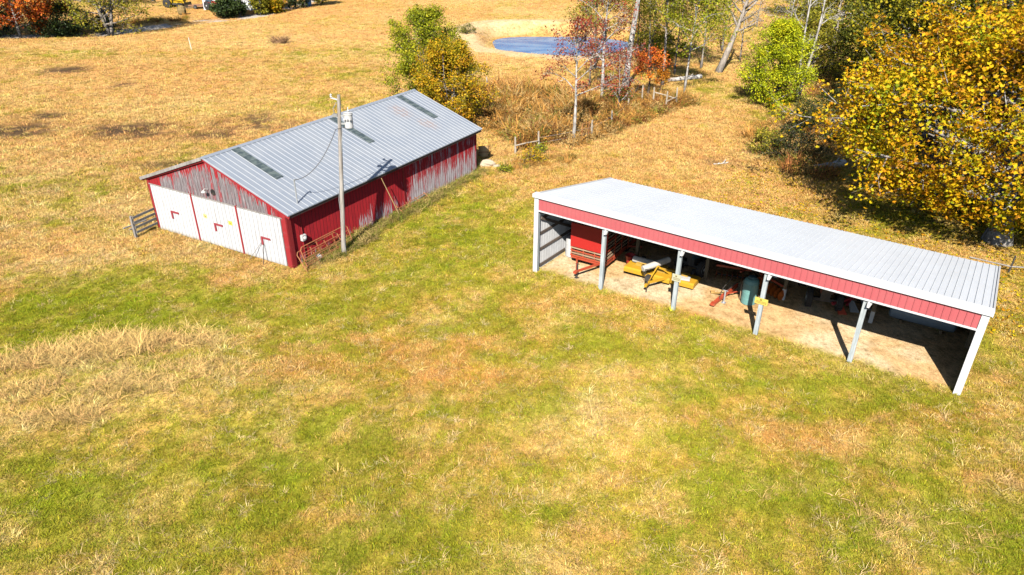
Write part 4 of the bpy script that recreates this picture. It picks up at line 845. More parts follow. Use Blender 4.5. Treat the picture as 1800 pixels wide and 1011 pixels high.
pipe_gate('pipe_gate', bloc(.25, -.75), BA, R(-20), 3.4, 1.15, 'rusty orange pipe gate leaning on the red barn wall below the meter box', 'old pipe gates stacked against the barn')
pipe_gate('pipe_gate', bloc(.0, -.95), BA+.04, R(-34), 3.0, 1.1, 'rusty pipe gate with bent rails, front one of the pair beside the barn corner', 'old pipe gates stacked against the barn')
pipe_gate('pipe_gate', bloc(8.3, -.8), BA+.05, R(-55), 2.8, 1.0, 'rusty pipe gate sunk in grass beside the leaning pole', 'old pipe gates stacked against the barn')
# wooden gate at the far left corner
gp = G(240, 418); ge = empty('wooden_gate', gp, math.atan2(BP(.2, BW+.1)[1]-gp[1], BP(.2, BW+.1)[0]-gp[0]), 'low grey wooden rail gate at the left corner of the barn', 'gate')
Lg = math.hypot(BP(.2, BW+.1)[0]-gp[0], BP(.2, BW+.1)[1]-gp[1])
for xx in (0, Lg-.1): MB().box((xx-.06, -.06, -.1), (xx+.06, .06, 1.25)).build('post', M_GREYW, ge)
for k in range(4): MB().box((.02, -.095, .25+k*.28), (Lg, -.062, .38+k*.28)).build('rail', M_GREYW, ge)
for yy in (.5, .95): MB().tube([(.1, yy, .35), (Lg*.9, yy*.9, .30)], .04).build('rail', M_GREYW, ge)
# white lump of plastic beside the barn
q = BP(.9, -2.1); q = G(562, 458)
tag(MB().lathe([(.10, 0), (.15, .03), (.15, .26), (.13, .30), (.05, .33), (.05, .38)], q, 12).build('white_jug', M_WHITE), 'small white plastic jug in the grass between the barn corner and the pole', 'jug')
# brown water tub and rocks behind the barn
q = G(851, 276); tb = empty('feed_tub', q, .4, 'tan plastic tub tipped against the far right corner of the barn', 'tub'); tb.rotation_euler = (-.35, .1, .4)
MB().lathe([(.30, 0), (.40, .72), (.43, .76), (.40, .77), (.37, .72), (.28, .06)], (0, 0, 0), 18).build('bowl', paint((.60, .38, .17), .6), tb); MB().lathe([(.372, .30), (.372, .36)], (0, 0, 0), 18).build('band', paint((.40, .16, .05), .6), tb)
def rock(loc, s_, seed, lab, col=(.52, .42, .30)):
    import bmesh
    bm = bmesh.new(); bmesh.ops.create_icosphere(bm, subdivisions=3, radius=1)
    rr = random.Random(seed)
    ph = [rr.uniform(0, 6) for _ in range(6)]
    for v in bm.verts:
        f_ = 1+.18*math.sin(2.3*v.co.x+ph[0])*math.cos(2.1*v.co.y+ph[1])+.1*math.sin(5*v.co.z+ph[2]+3*v.co.x)+.05*math.sin(9*v.co.y+ph[3]); v.co = Vector((v.co.x*s_[0], v.co.y*s_[1], v.co.z*s_[2]))*f_
    me = bpy.data.meshes.new('rock'); bm.to_mesh(me); bm.free(); me.materials.append(paint(col, .9, dirt=.4, dcol=(.35, .28, .18))); o_ = bpy.data.objects.new('rock', me); C.objects.link(o_); o_.location = loc; tag(o_, lab, 'rock', 'pale rocks behind the barn corner'); return o_
rock(G(856, 291, .12), (.55, .35, .28), 1, 'large rounded pale rock beside the far right barn corner'); rock(G(873, 293, .04), (.30, .22, .12), 2, 'small flat pale rock just right of the large rounded rock')
rock(G(1430, 300, .02), (.2, .2, .1), 3, 'small pale rock left of the fallen log'); 
# posts and fences
M_FPOST = wood((.32, .26, .19), (.50, .44, .36), 'sun_bleached_post')
def fence(lab, pts, hs, rails, wires=()):
    p0 = G(*pts[0]); e = empty('fence', p0, 0, lab, 'fence', 'old pole fences'); P_ = [Vector(G(*q))-Vector(p0) for q in pts]
    for P__, h in zip(P_, hs):
        le = random.uniform(-.06, .06); MB().tube([P__-Vector((0, 0, .2)), P__+Vector((le*.5, .02, h*.5)), P__+Vector((le, 0, h))], [.09, .075, .065], 8).build('post', M_FPOST, e)
    for i, j, z1, z2 in rails: MB().tube([P_[i]+Vector((0, -.08, z1)), (P_[i]+P_[j])/2+Vector((0, -.06, (z1+z2)/2+.03)), P_[j]+Vector((0, -.08, z2))], [.055, .05, .04], 7).build('rail', M_FPOST, e)
    for i, j, z1, z2 in wires: MB().tube(wire(P_[i]+Vector((0, -.08, z1)), P_[j]+Vector((0, -.08, z2)), .05, 8), .008, 4).build('wire', M_GALV, e)
    return e
fence('bleached pole fence of five posts starting just behind the barn corner with one slanting rail', [(906, 270), (947, 262), (1039, 243), (1075, 222), (1103, 200)], [1.25, 1.35, 1.45, 1.3, 1.35], [(0, 1, .62, .66)], [(1, 2, .9, .9), (1, 2, .5, .5), (2, 3, .9, .9), (3, 4, .9, .9)])
fence('bleached pole fence of four posts with two crossed rails under the bare trees', [(1128, 180), (1148, 187), (1170, 194), (1188, 188)], [1.6, 1.75, 1.7, 1.75], [(2, 3, .8, .95), (1, 3, 1.3, .75)])
q = G(856, 162); tag(MB().tube([q, (q[0]+.05, q[1], q[2]+.7), (q[0]-.03, q[1], q[2]+1.5)], [.09, .08, .07], 8).build('fence_post', M_FPOST), 'lone bleached post behind the bushy tree at the back of the barn', 'post')
q = G(337, 88); tag(MB().tube([q, (q[0]-.1, q[1], q[2]+1.5)], [.05, .05], 6).build('stake', paint((.7, .72, .6), .7)), 'thin pale stake alone in the pasture beyond the barn', 'stake')
wq = G(1022, 252); wgt = empty('wire_gate', wq, .9, 'small rusty wire mesh gate beside the white barked tree trunk', 'gate')
MB().tube([(0, 0, .1), (0, 0, 1.5), (.95, 0, 1.5), (.95, 0, .1), (0, 0, .1)], .025, 6).build('gate_frame', M_RPIPE, wgt)
for k in range(6): MB().tube([(0, 0, .3+k*.2), (.95, 0, .3+k*.2)], .010, 4).build('wire', M_RPIPE, wgt)
for (u, v, h) in ((595, 0, 0),): pass
q = G(1772, 480); fe = empty('wire_fence', q, 0, 'thin dark stake with a sagging rail right of the shed under the sycamore', 'fence')
MB().tube([(0, 0, -.1), (.05, 0, .9)], .04).build('post', M_DARK, fe); MB().tube([(-1.6, .7, .5), (0, 0, .35), (2.6, -.3, .3)], .035).build('rail', M_GREYW, fe)
# logs and branches
M_LOG = wood((.40, .36, .32), (.66, .62, .57), 'bleached_log', (2, 14, 14))
def log(p, q, r0, r1, lab):
    p, q = Vector(p), Vector(q); L = (q-p); u = L.normalized(); e = empty('fallen_log', (p+q)/2, math.atan2(L.y, L.x), lab, 'log'); l = L.length/2
    tb_ = MB(); k = 9; tb_.tube([(-l+2*l*i/k, .03*math.sin(i*1.7), .03*math.cos(i*2.1)) for i in range(k+1)], [r0+(r1-r0)*i/k+.012*math.sin(i*2.4) for i in range(k+1)], 12); tb_.build('trunk', M_LOG, e, smooth=False); e.rotation_euler = (0, -math.asin(L.z/L.length), math.atan2(L.y, L.x))
    MB().tube([(l*.3, 0, r0*.5), (l*.4, -.15, r0+.25)], [.06, .03]).build('limb_stub', M_LOG, e); return e
log(G(1434, 304, .28), G(1482, 293, .26), .30, .26, 'thick bleached log lying in the shade of the sycamore'); log(G(1176, 145, .25), G(1231, 139, .25), .20, .26, 'long pale log lying among the bare trees near the pond')
log(G(1255, 290, .05), G(1280, 287, .05), .05, .03, 'small broken branch on the trampled ground left of the brush')
br = MB(); p0 = G(1112, 170)
for _ in range(14):
    a_ = random.uniform(0, 6.28); l = random.uniform(.5, 2.2); br.tube([(p0[0], p0[1], p0[2]+.1), (p0[0]+l*.5*math.cos(a_), p0[1]+l*.3*math.sin(a_), p0[2]+random.uniform(.2, .9)), (p0[0]+l*math.cos(a_), p0[1]+l*.5*math.sin(a_), p0[2]+random.uniform(.1, 1.6))], [.06, .04, .015], 5)
tag(br.build('brush_pile', paint((.06, .05, .04), .9)), 'dark pile of dead branches under the small orange tree', 'brush pile')
br = MB(); p0 = G(492, 76)
for _ in range(160):
    a_ = random.uniform(0, 6.28); l = random.uniform(.6, 1.9); br.tube([(p0[0]+random.uniform(-.8, .8), p0[1]+random.uniform(-.5, .5), p0[2]), (p0[0]+l*math.cos(a_), p0[1]+l*.6*math.sin(a_), p0[2]+random.uniform(.3, 1.1))], [.03, .01], 4)
tag(br.build('dead_bush', wood((.22, .12, .06), (.42, .25, .13), 'dry_twigs')), 'dry tan bush alone on the pasture beyond the barn', 'bush')

# ================================================================== TREES
def leafmat(name, stops, trans=.3, clump=.8):
    m, t, b, o = mat(name); n = NT(t)
    f = n.math('ADD', n.math('MULTIPLY', n.island(), .6), n.math('MULTIPLY', n.smooth(n.noise(n.pos(), clump, 3, .6), .34, .66), .4))
    c = n.ramp(f, stops); n.set(b.inputs['Base Color'], c); b.inputs['Roughness'].default_value = .6; b.inputs['Specular IOR Level'].default_value = .25
    tr = t.nodes.new('ShaderNodeBsdfTranslucent'); n.set(tr.inputs[0], c); mx = t.nodes.new('ShaderNodeMixShader'); mx.inputs[0].default_value = trans
    t.links.new(b.outputs[0], mx.inputs[1]); t.links.new(tr.outputs[0], mx.inputs[2]); t.links.new(mx.outputs[0], o.inputs[0]); return m
L_SYC = leafmat('sycamore_leaves', [(0, (.10, .08, .008)), (.16, (.34, .14, .01)), (.32, (.72, .32, .01)), (.46, (.76, .46, .008)), (.62, (.72, .52, .01)), (.78, (.46, .46, .012)), (1, (.18, .26, .012))], .42, .35)
L_SYCG = leafmat('green_sycamore_leaves', [(0, (.05, .05, .008)), (.3, (.16, .16, .01)), (.55, (.46, .36, .015)), (.75, (.24, .26, .012)), (1, (.09, .13, .01))], .3, .35)
L_GREEN = leafmat('fresh_green_leaves', [(0, (.08, .12, .008)), (.35, (.24, .28, .012)), (.7, (.42, .42, .015)), (1, (.60, .50, .02))], .3)
L_LIME = leafmat('lime_green_leaves', [(0, (.14, .20, .008)), (.35, (.38, .46, .012)), (.7, (.60, .62, .015)), (1, (.78, .66, .02))], .3)
L_OLIVE = leafmat('olive_leaves', [(0, (.10, .11, .012)), (.4, (.26, .26, .02)), (.75, (.42, .36, .03)), (1, (.50, .34, .04))], .3)
L_DARK = leafmat('dark_evergreen_leaves', [(0, (.012, .025, .008)), (.5, (.035, .06, .015)), (1, (.09, .12, .02))], .1)
L_DOLIVE = leafmat('dark_olive_leaves', [(0, (.05, .06, .008)), (.5, (.13, .15, .015)), (.85, (.30, .27, .02)), (1, (.5, .30, .03))], .2)  # own dark olive colour of these leaves
L_GOLD = leafmat('gold_brown_leaves', [(0, (.14, .17, .01)), (.3, (.36, .30, .012)), (.6, (.66, .40, .012)), (.85, (.64, .28, .015)), (1, (.44, .15, .02))], .3)
L_RED = leafmat('red_maple_leaves', [(0, (.14, .018, .012)), (.35, (.48, .07, .015)), (.65, (.80, .20, .02)), (1, (.95, .36, .04))], .3, .5)
L_MAR = leafmat('maroon_leaves', [(0, (.10, .015, .012)), (.5, (.30, .05, .03)), (.85, (.42, .12, .04)), (1, (.45, .28, .05))], .25)
B_PALE = wood((.22, .20, .18), (.56, .53, .49), 'pale_bark', (3, 3, 1.2)); B_SYC = wood((.16, .14, .12), (.42, .39, .35), 'mottled_bark', (3, 3, 1.5)); B_GREY = wood((.20, .17, .14), (.42, .37, .32), 'grey_bark', (5, 5, .8)); B_DARK = wood((.06, .05, .04), (.16, .13, .10), 'dark_bark', (5, 5, .8))
def leaves_mesh(name, P, size, m, parent, sides, r, up=.5):
    k = len(P); Nn = r.normal(size=(k, 3)); Nn[:, 2] = np.abs(Nn[:, 2])+up; Nn /= np.linalg.norm(Nn, axis=1)[:, None]
    T = np.cross(Nn, r.normal(size=(k, 3))); T /= np.linalg.norm(T, axis=1)[:, None]; Bt = np.cross(Nn, T)
    sz = size*r.uniform(.55, 1.3, k); V = []
    if sides == 4: ang = [0, 1.75, 3.14, 4.53]; rad = [1.15, .55, 1.0, .55]
    else: ang = [0, .75, 1.35, 2.2, 3.14, 4.08, 4.93, 5.53]; rad = [1.0, .55, .98, .6, .45, .6, .98, .55]
    for a, q in zip(ang, rad):
        V.append(P+(T*math.cos(a)*q+Bt*math.sin(a)*q)*(sz/2)[:, None]+Nn*(sz*.12*(1 if q > .9 else -.2))[:, None])
    n_ = len(ang); V = np.stack(V, 1).reshape(-1, 3); F = np.arange(k*n_).reshape(k, n_)
    return npmesh(name, V, F, m, parent)
def tree(name, lab, base, H, rx, rz, cz, tr, leaf, n, size, bark, seed, lean=(0, 0), nl=14, sub=5, tw=3, t0=.3, sides=4, group=None, jit=.35, ry=None, cat='tree', multi=1, off=(0, 0), shell=.0, cone=0, twr=1.0, trunk_top=.92):
    r = np.random.default_rng(seed); e = empty(name, base, 0, lab, cat, group); ry = ry or rx
    tb = MB(); bb = MB(); anchors = []
    K = 8; tops = []
    for q in range(multi):
        a = 6.28*q/multi+seed; sp_ = (0 if multi == 1 else rx*.35); pts = []
        ph = r.uniform(0, 6, 3)
        for i in range(K+1):
            s = i/K; pts.append(Vector((lean[0]*s+off[0]*s*.4+sp_*math.cos(a)*s+.03*H*math.sin(3*s+ph[0])*s, lean[1]*s+sp_*math.sin(a)*s+.03*H*math.sin(3.4*s+ph[1])*s, -.25+(H*trunk_top+.25)*s)))
        rad = [tr*(1.35 if i == 0 else 1)*(1-.82*(i/K)**.9)/(multi**.4)*(1+.08*math.sin(i*2.3+ph[2])) for i in range(K+1)]
        tb.tube(pts, rad, 10 if tr > .15 else 7); tops.append((pts, rad))
    for i in range(nl):
        pts, rad = tops[i % multi]; s = t0+(1-t0)*((i+.5)/nl)**.9*.98; f = s*K; j = min(int(f), K-1); st = pts[j].lerp(pts[j+1], f-j); r0 = (rad[j]*(1-f+j)+rad[j+1]*(f-j))*.62
        az = i*2.4+r.uniform(-.5, .5); zz = (st.z+H*r.uniform(.06, .22))
        zn = max(-.93, min(.93, (zz-cz)/rz)); rr = math.sqrt(1-zn*zn)*r.uniform(.58, 1.08)*(1-cone*max(0, zn+.3))
        en = Vector((lean[0]*.7+off[0]+rx*rr*math.cos(az), lean[1]*.7+off[1]+ry*rr*math.sin(az), cz+rz*zn))
        L = (en-st).length; 
        if L < .3: continue
        p = []; NS = 6
        for k in range(NS+1):
            u = k/NS; v = st.lerp(en, u); v.z += L*.12*math.sin(math.pi*u)*(1 if i % 2 else -.3); v += Vector(r.normal(0, .035*L, 3))*(u*(1.2-u)); p.append(v)
        rl = [max(.012, r0*(1-.85*k/NS)) for k in range(NS+1)]; tb.tube(p, rl, 6)
        for j2 in range(sub):
            u = .3+.7*(j2+r.uniform(.2, .8))/sub; f = u*NS; q = min(int(f), NS-1); s0 = p[q].lerp(p[q+1], f-q); d = (p[min(q+1, NS)]-p[q]).normalized()
            dv = (d+Vector(r.normal(0, .75, 3))).normalized(); l = L*r.uniform(.22, .42)*(1.2-u*.5); s1 = s0+dv*l*.55+Vector(r.normal(0, .05*l, 3)); s2 = s0+dv*l+Vector((0, 0, l*.1)); rb = max(.010*twr, rl[q]*.45)
            bb.tube([s0, s1, s2], [rb, rb*.7, rb*.35], 4, cap=False)
            for _ in range(tw):
                w0 = s0.lerp(s2, r.uniform(.3, 1)); dd = (dv+Vector(r.normal(0, .8, 3))).normalized(); w1 = w0+dd*l*r.uniform(.3, .6); bb.tube([w0, w1], [rb*.4, max(.004*twr, rb*.15)], 3, cap=False)
                anchors += [w0, w1, w0.lerp(w1, .5), s2]
    tb.build('trunk', bark, e, smooth=True)
    if bb.v: bb.build('branches', bark, e)
    if n:
        A = np.array([tuple(a) for a in anchors]); P = A[r.integers(0, len(A), n)]+r.normal(0, jit, (n, 3))
        if shell > 0:
            k = int(n*shell); kc = max(1, k//14); k = kc*14; u = r.normal(size=(kc, 3)); u /= np.linalg.norm(u, axis=1)[:, None]; cl = fbm(u[:, 0]*4+seed, u[:, 1]*4+u[:, 2]*3, 1, seed, 3)
            q = u*np.array([rx, ry, rz])*(r.uniform(.6, 1, kc)**.5*(.78+.5*cl))[:, None]+np.array([lean[0]*.7+off[0], lean[1]*.7+off[1], cz]); P[:k] = np.repeat(q, 14, axis=0)+r.normal(0, jit*.75, (k, 3))
        P = P[P[:, 2] > .1]; leaves_mesh('crown', P, size, leaf, e, sides, r)
    return e
GR = 'trees round the pasture'
# big sycamores at right
tree('sycamore_tree', 'huge yellow and orange sycamore with a thick pale trunk behind the shed', G(1752, 425), 11.0, 8.3, 4.8, 5.8, .62, L_SYC, 95000, .215, B_SYC, 5, lean=(1.2, 2.0), nl=50, sub=8, tw=4, t0=.14, sides=8, jit=.30, shell=.42, off=(-.3, 1.0), twr=1.2)
tree('sycamore_tree', 'tall green and yellow sycamore at the upper right edge with long bare white limbs', (35.5, 54, gz(35.5, 54)), 17, 8.5, 7.5, 8.5, .5, L_SYCG, 34000, .28, B_SYC, 9, nl=34, sub=7, tw=3, t0=.2, sides=8, jit=.5, shell=.3, twr=1.8)
tree('sycamore_tree', 'yellow sycamore cut by the right edge of the picture', (41, 42, gz(41, 42)), 13, 8, 6, 6.8, .5, L_SYC, 26000, .29, B_SYC, 13, nl=30, sub=6, tw=3, t0=.15, sides=8, jit=.5, shell=.35, twr=1.6)
tree('oak_tree', 'dense dark olive tree left of the sycamores at the top of the picture', (35, 66, gz(35, 66)), 16, 5.2, 7, 8, .4, L_DOLIVE, 30000, .26, B_DARK, 17, nl=30, sub=6, tw=3, t0=.1, shell=.4, jit=.4)
tree('oak_tree', 'dark olive tree rising behind the sycamores at the top right', (45, 72, gz(45, 72)), 18, 8, 8.5, 9, .4, L_DOLIVE, 30000, .32, B_DARK, 18, nl=26, sub=6, tw=3, t0=.1, shell=.4, jit=.5)
tree('oak_tree', 'olive and yellow tree behind the white barked bare tree at the top', (36, 82, gz(36, 82)), 13, 5, 5.5, 6.5, .3, L_OLIVE, 14000, .26, B_GREY, 19, nl=24, sub=6, tw=3, t0=.12, jit=.45, shell=.2)
tree('shrub_tree', 'loose yellow green sapling beside the bare white tree', (31.5, 76, gz(31.5, 76)), 6.5, 3.2, 3, 3.4, .12, L_OLIVE, 6000, .22, B_GREY, 20, nl=18, sub=5, tw=3, t0=.1, jit=.35, cat='tree')
for i, (x_, y_, h_) in enumerate([(52, 92, 15), (64, 84, 16), (60, 110, 15), (78, 104, 16), (46, 104, 12), (90, 125, 16), (68, 135, 15), (50, 128, 13)]):
    tree('woodland_tree', ['olive tree in the wood at the top right corner, nearest to the sycamores', 'tree at the right end of the wood', 'green tree in the middle of the wood', 'broad tree deep in the wood', 'small thin tree at the left end of the wood', 'tree at the far right of the wood', 'tree at the back of the wood', 'slim tree at the back left of the wood'][i], (x_, y_, gz(x_, y_)), h_, 5.5, 6, h_*.5, .3, (L_DOLIVE, L_OLIVE)[i % 2], 9000, .42, B_GREY, 30+i, nl=18, sub=5, tw=2, t0=.12, jit=.6, shell=.4, group='trees of the wood at the upper right')
# bushy trees behind the barn
tree('bushy_tree', 'tall bushy green tree behind the barn, the back one of the pair', (-7.3, 60.0, gz(-7.3, 60.0)), 8.8, 3.4, 4.0, 4.7, .14, L_GREEN, 36000, .16, B_GREY, 41, multi=5, nl=40, sub=6, tw=4, t0=.08, jit=.22, shell=.12, trunk_top=.95)
tree('bushy_tree', 'golden orange bushy tree touching the far end of the barn roof', (-5.2, 56.6, gz(-5.2, 56.6)), 6.6, 3.1, 3.2, 3.4, .14, L_GOLD, 28000, .16, B_GREY, 42, multi=5, nl=44, sub=6, tw=4, t0=.06, jit=.22, shell=.06, trunk_top=.95)
# young green tree
tree('young_tree', 'dense bright yellow green young tree standing alone beside the track', G(1355, 186), 7.6, 3.1, 3.7, 3.4, .14, L_LIME, 42000, .16, B_GREY, 51, cone=.22, trunk_top=.98, nl=52, sub=6, tw=4, t0=.05, jit=.24, shell=.06)
# trees near the fence
tree('oak_sapling', 'thin white barked tree with sparse maroon leaves beside the wire gate', G(1007, 252), 9.2, 2.6, 3.1, 5.9, .15, L_MAR, 2600, .17, B_PALE, 61, lean=(.25, 0), nl=16, sub=6, tw=4, t0=.42, jit=.22, twr=1.6)
tree('oak_sapling', 'thin pale tree with mixed maroon and green leaves behind the one by the wire gate', G(1058, 182), 11, 3.0, 4.0, 6.6, .20, L_MAR, 2600, .2, B_PALE, 62, nl=18, sub=6, tw=4, t0=.32, jit=.3, twr=1.6)
tree('locust_tree', 'thin olive leaved tree between the pond and the maroon trees', G(1046, 120), 11, 3.6, 4.0, 5.5, .15, L_OLIVE, 10000, .2, B_GREY, 63, nl=18, sub=6, tw=3, t0=.35, jit=.4)
tree('white_trunk_tree', 'tall tree with the thickest pale trunk, in front of the pond', G(1098, 165), 18, 4.2, 4.5, 14, .36, L_OLIVE, 2500, .2, B_PALE, 64, lean=(.5, 0), nl=16, sub=5, tw=3, t0=.55, jit=.4)
tree('maple_sapling', 'small low tree with orange red leaves above the brush pile', G(1138, 172), 4.3, 1.9, 1.3, 3.0, .14, L_RED, 2300, .18, B_DARK, 65, nl=14, sub=5, tw=4, t0=.4, jit=.2)
tree('maple_sapling', 'tiny tree with bright orange leaves just left of the long pale log', G(1158, 175), 2.9, 1.1, .6, 2.1, .08, leafmat('orange_leaves', [(0, (.4, .12, .01)), (1, (.75, .3, .02))]), 800, .16, B_DARK, 66, nl=8, sub=4, tw=3, t0=.5, jit=.14)
tree('locust_tree', 'pale barked tree with olive crown right of the thick white trunk', G(1140, 120), 12, 3.0, 4.3, 6.4, .20, L_OLIVE, 10000, .2, B_GREY, 67, multi=2, nl=20, sub=6, tw=3, t0=.2, jit=.4)
tree('locust_tree', 'slim mossy grey tree standing right behind the pole fence', G(1164, 150), 13, 2.8, 4.5, 7, .17, L_OLIVE, 7500, .2, B_GREY, 68, nl=18, sub=5, tw=3, t0=.4, jit=.4)
tree('elm_tree', 'slender tree with bright yellow green leaves left of the leaning bare tree', G(1202, 165), 12, 3.2, 4.6, 6.4, .12, L_GREEN, 8500, .2, B_PALE, 69, lean=(.6, 0), nl=18, sub=6, tw=3, t0=.36, jit=.4)
tree('elm_tree', 'second yellow green tree, farther back and left of the leaning bare tree', G(1232, 120), 12, 3.4, 4, 5.8, .14, L_GREEN, 7500, .22, B_GREY, 70, nl=18, sub=6, tw=3, t0=.25, jit=.45)
tree('bare_tree', 'bare grey tree leaning right with a thick dark trunk', G(1262, 127), 13, 4.6, 4.2, 9, .38, None, 0, 0, B_GREY, 71, lean=(3.6, 1.0), nl=18, sub=7, tw=5, t0=.35, twr=2.4)
tree('bare_tree', 'bare white barked tree with forked limbs right of the bright green young tree', G(1402, 172), 13, 2.6, 4.6, 8, .21, None, 0, 0, B_PALE, 72, multi=2, nl=16, sub=6, tw=5, t0=.3, twr=2.2)
tree('bare_tree', 'thin bare tree between the white barked tree and the dark olive tree', (33, 88, gz(33, 88)), 12, 3.0, 4.4, 7, .15, L_OLIVE, 700, .2, B_PALE, 73, nl=16, sub=6, tw=4, t0=.25, twr=2.2)
tree('bare_tree', 'bare grey tree behind the bright green young tree', (27.5, 96, gz(27.5, 96)), 11, 3.6, 4.0, 7, .16, L_OLIVE, 900, .2, B_GREY, 74, nl=16, sub=6, tw=4, t0=.25, twr=2.4)
for q_ in [('thin_tree', 'thin grey tree with few olive leaves between the two maroon saplings', (1036, 150), 9, 2.2, L_OLIVE, 1500, 201), ('thin_tree', 'thin dark stemmed tree at the right end of the pond water', (1118, 102), 11, 2.6, L_OLIVE, 3000, 202), ('thin_tree', 'thin leafy tree just left of the slender yellow green tree', (1186, 130), 11, 2.8, L_GREEN, 4500, 203),
        ('thin_tree', 'nearly bare grey tree right of the leaning bare tree', (1300, 108), 11, 3.0, L_OLIVE, 600, 204), ('thin_tree', 'nearly bare pale tree far behind the leaning bare tree', (1330, 48), 9, 3.2, L_OLIVE, 900, 205), ('thin_tree', 'bushy olive tree at the top edge right of the leaning bare tree', (1385, 60), 8, 3.6, L_OLIVE, 5000, 206), ('thin_tree', 'thin maroon tree at the front corner of the brush by the pole fence', (1085, 200), 5.5, 1.6, L_MAR, 900, 207)]:
    tree(q_[0], q_[1], G(*q_[2]), q_[3], q_[4], q_[3]*.36, q_[3]*.58, .10, q_[5], q_[6], .2, B_GREY, q_[7], nl=16, sub=6, tw=4, t0=.2, jit=.35, twr=2.0, group='thin trees by the pond')
L_BLK = leafmat('shadow_green_leaves', [(0, (.012, .018, .006)), (.6, (.04, .05, .01)), (1, (.12, .11, .02))], .1)  # leaf greens pushed near black to stand for the sycamore's shadow
# shrubs
def shrub(u, v, h, rx, leaf, n, seed, lab, size=.16):
    return tree('shrub', lab, G(u, v), h, rx, h*.48, h*.5, .06, leaf, n, size, B_DARK, seed, multi=3, nl=15, sub=5, tw=3, t0=.05, jit=.16, cat='shrub', group='shrubs round the track', shell=.2)
shrub(1345, 268, 1.5, 1.5, L_OLIVE, 1800, 81, 'low olive shrub at the left end of the shaded brush right of the track')
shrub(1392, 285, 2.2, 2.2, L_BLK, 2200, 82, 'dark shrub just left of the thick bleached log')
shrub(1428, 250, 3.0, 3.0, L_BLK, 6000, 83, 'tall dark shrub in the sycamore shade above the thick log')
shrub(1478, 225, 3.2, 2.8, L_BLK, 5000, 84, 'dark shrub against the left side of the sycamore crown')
shrub(1455, 120, 3.0, 2.4, L_OLIVE, 3000, 85, 'yellow green shrub behind the bare white tree')
shrub(1500, 160, 3.2, 2.6, L_DOLIVE, 3500, 86, 'round dark shrub below the dark olive tree')
shrub(1085, 185, 1.6, 1.5, L_OLIVE, 1400, 87, 'olive shrub at the foot of the thick pale trunk')
shrub(1135, 84, 1.8, 3.0, L_OLIVE, 3500, 88, 'wide olive shrub on the right bank of the pond', .22)
shrub(1170, 100, 2.2, 3.0, L_GREEN, 3500, 89, 'green shrub right of the pond', .22)
shrub(820, 58, 1.0, 1.3, L_DOLIVE, 1200, 90, 'small dark shrub on the left rim of the pond')
shrub(888, 302, .6, .5, L_GREEN, 500, 92, 'small green weed clump beside the pale rocks', .12)
shrub(935, 285, .8, 1.1, L_GOLD, 900, 93, 'rust brown low shrub in front of the fence with the slanting rail', .13)
shrub(950, 268, .6, .5, L_GREEN, 400, 94, 'small green weed clump at the second post of the fence behind the barn', .12)
# far left trees
def at2(x_, y_): return (x_, y_, gz(x_, y_))
tree('maple_tree', 'orange red maple at the top left corner', at2(-69.5, 103), 9.5, 6.0, 3.6, 5.6, .22, L_RED, 16000, .30, B_GREY, 101, nl=28, sub=6, tw=3, t0=.2, jit=.3, shell=.45)
tree('maple_tree', 'darker red maple cut by the left edge of the picture', at2(-79, 101), 9.5, 5.5, 3.6, 5.6, .22, L_RED, 12000, .30, B_GREY, 102, nl=26, sub=6, tw=3, t0=.2, jit=.3, shell=.45)
tree('cedar_tree', 'dark evergreen between the two red maples', at2(-74.5, 106), 11, 4.5, 5.5, 5.4, .2, L_DARK, 16000, .30, B_DARK, 103, nl=30, sub=5, tw=3, t0=.03, jit=.3, shell=.3)
tree('cedar_tree', 'low dark evergreen below the orange red maple', at2(-65.5, 106), 4.5, 4.2, 2.2, 2.1, .15, L_DARK, 9000, .28, B_DARK, 104, nl=22, sub=5, tw=3, t0=.03, jit=.3, shell=.3)
tree('maple_tree', 'green yellow maple with a forked trunk beside the farm road', G(195, 64), 12, 8.0, 4.4, 5.9, .42, L_OLIVE, 22000, .28, B_GREY, 105, multi=3, nl=40, sub=6, tw=3, t0=.16, jit=.5)
tree('shrub', 'dark shrub at the foot of the green yellow maple', G(186, 60), 2.6, 1.8, 1.3, 1.3, .08, L_DARK, 2500, .22, B_DARK, 106, multi=2, nl=12, sub=4, tw=3, t0=.05, jit=.2, cat='shrub')
for i, (x_, y_, h_, rx_, lf) in enumerate([(-49.5, 127.5, 3.0, 2.2, 0), (-47.8, 129.5, 6, 1.6, 0), (-44.9, 131.5, 6, 1.7, 1), (-43.0, 134, 3.6, 1.6, 2), (-40.5, 138.5, 6, 3.0, 0), (-37, 142, 5.5, 2.4, 1), (-90, 128, 9, 6, 1), (-104, 118, 10, 7, 0), (-76, 142, 8, 6, 3), (-92, 150, 9, 7, 3), (-4, 160, 7, 4, 3), (10, 165, 8, 4, 1), (26, 160, 8, 4, 3)]):
    tree('farmyard_tree', ['low dark evergreen at the left end of the row by the white building', 'dark evergreen in front of the white building', 'olive tree before the white building', 'round golden bush in the row by the white building', 'dark evergreen at the right end of the white building', 'thin olive tree right of the white building', 'olive tree behind the red maples', 'dark tree at the far left edge', 'brown hedge tree above the farm road', 'brown tree left of the yellow backhoe', 'thin tree on the far skyline above the barn', 'olive tree on the far rise above the pond', 'brown tree on the far rise right of the pond'][i],
         at2(x_, y_), h_, rx_, h_*.45, h_*.5, .15, (L_DARK, L_OLIVE, L_GOLD, L_DOLIVE)[lf], 5000, .34, B_GREY, 120+i, multi=2, nl=16, sub=5, tw=3, t0=.05, jit=.3, shell=.3, group='trees round the far farmyard')
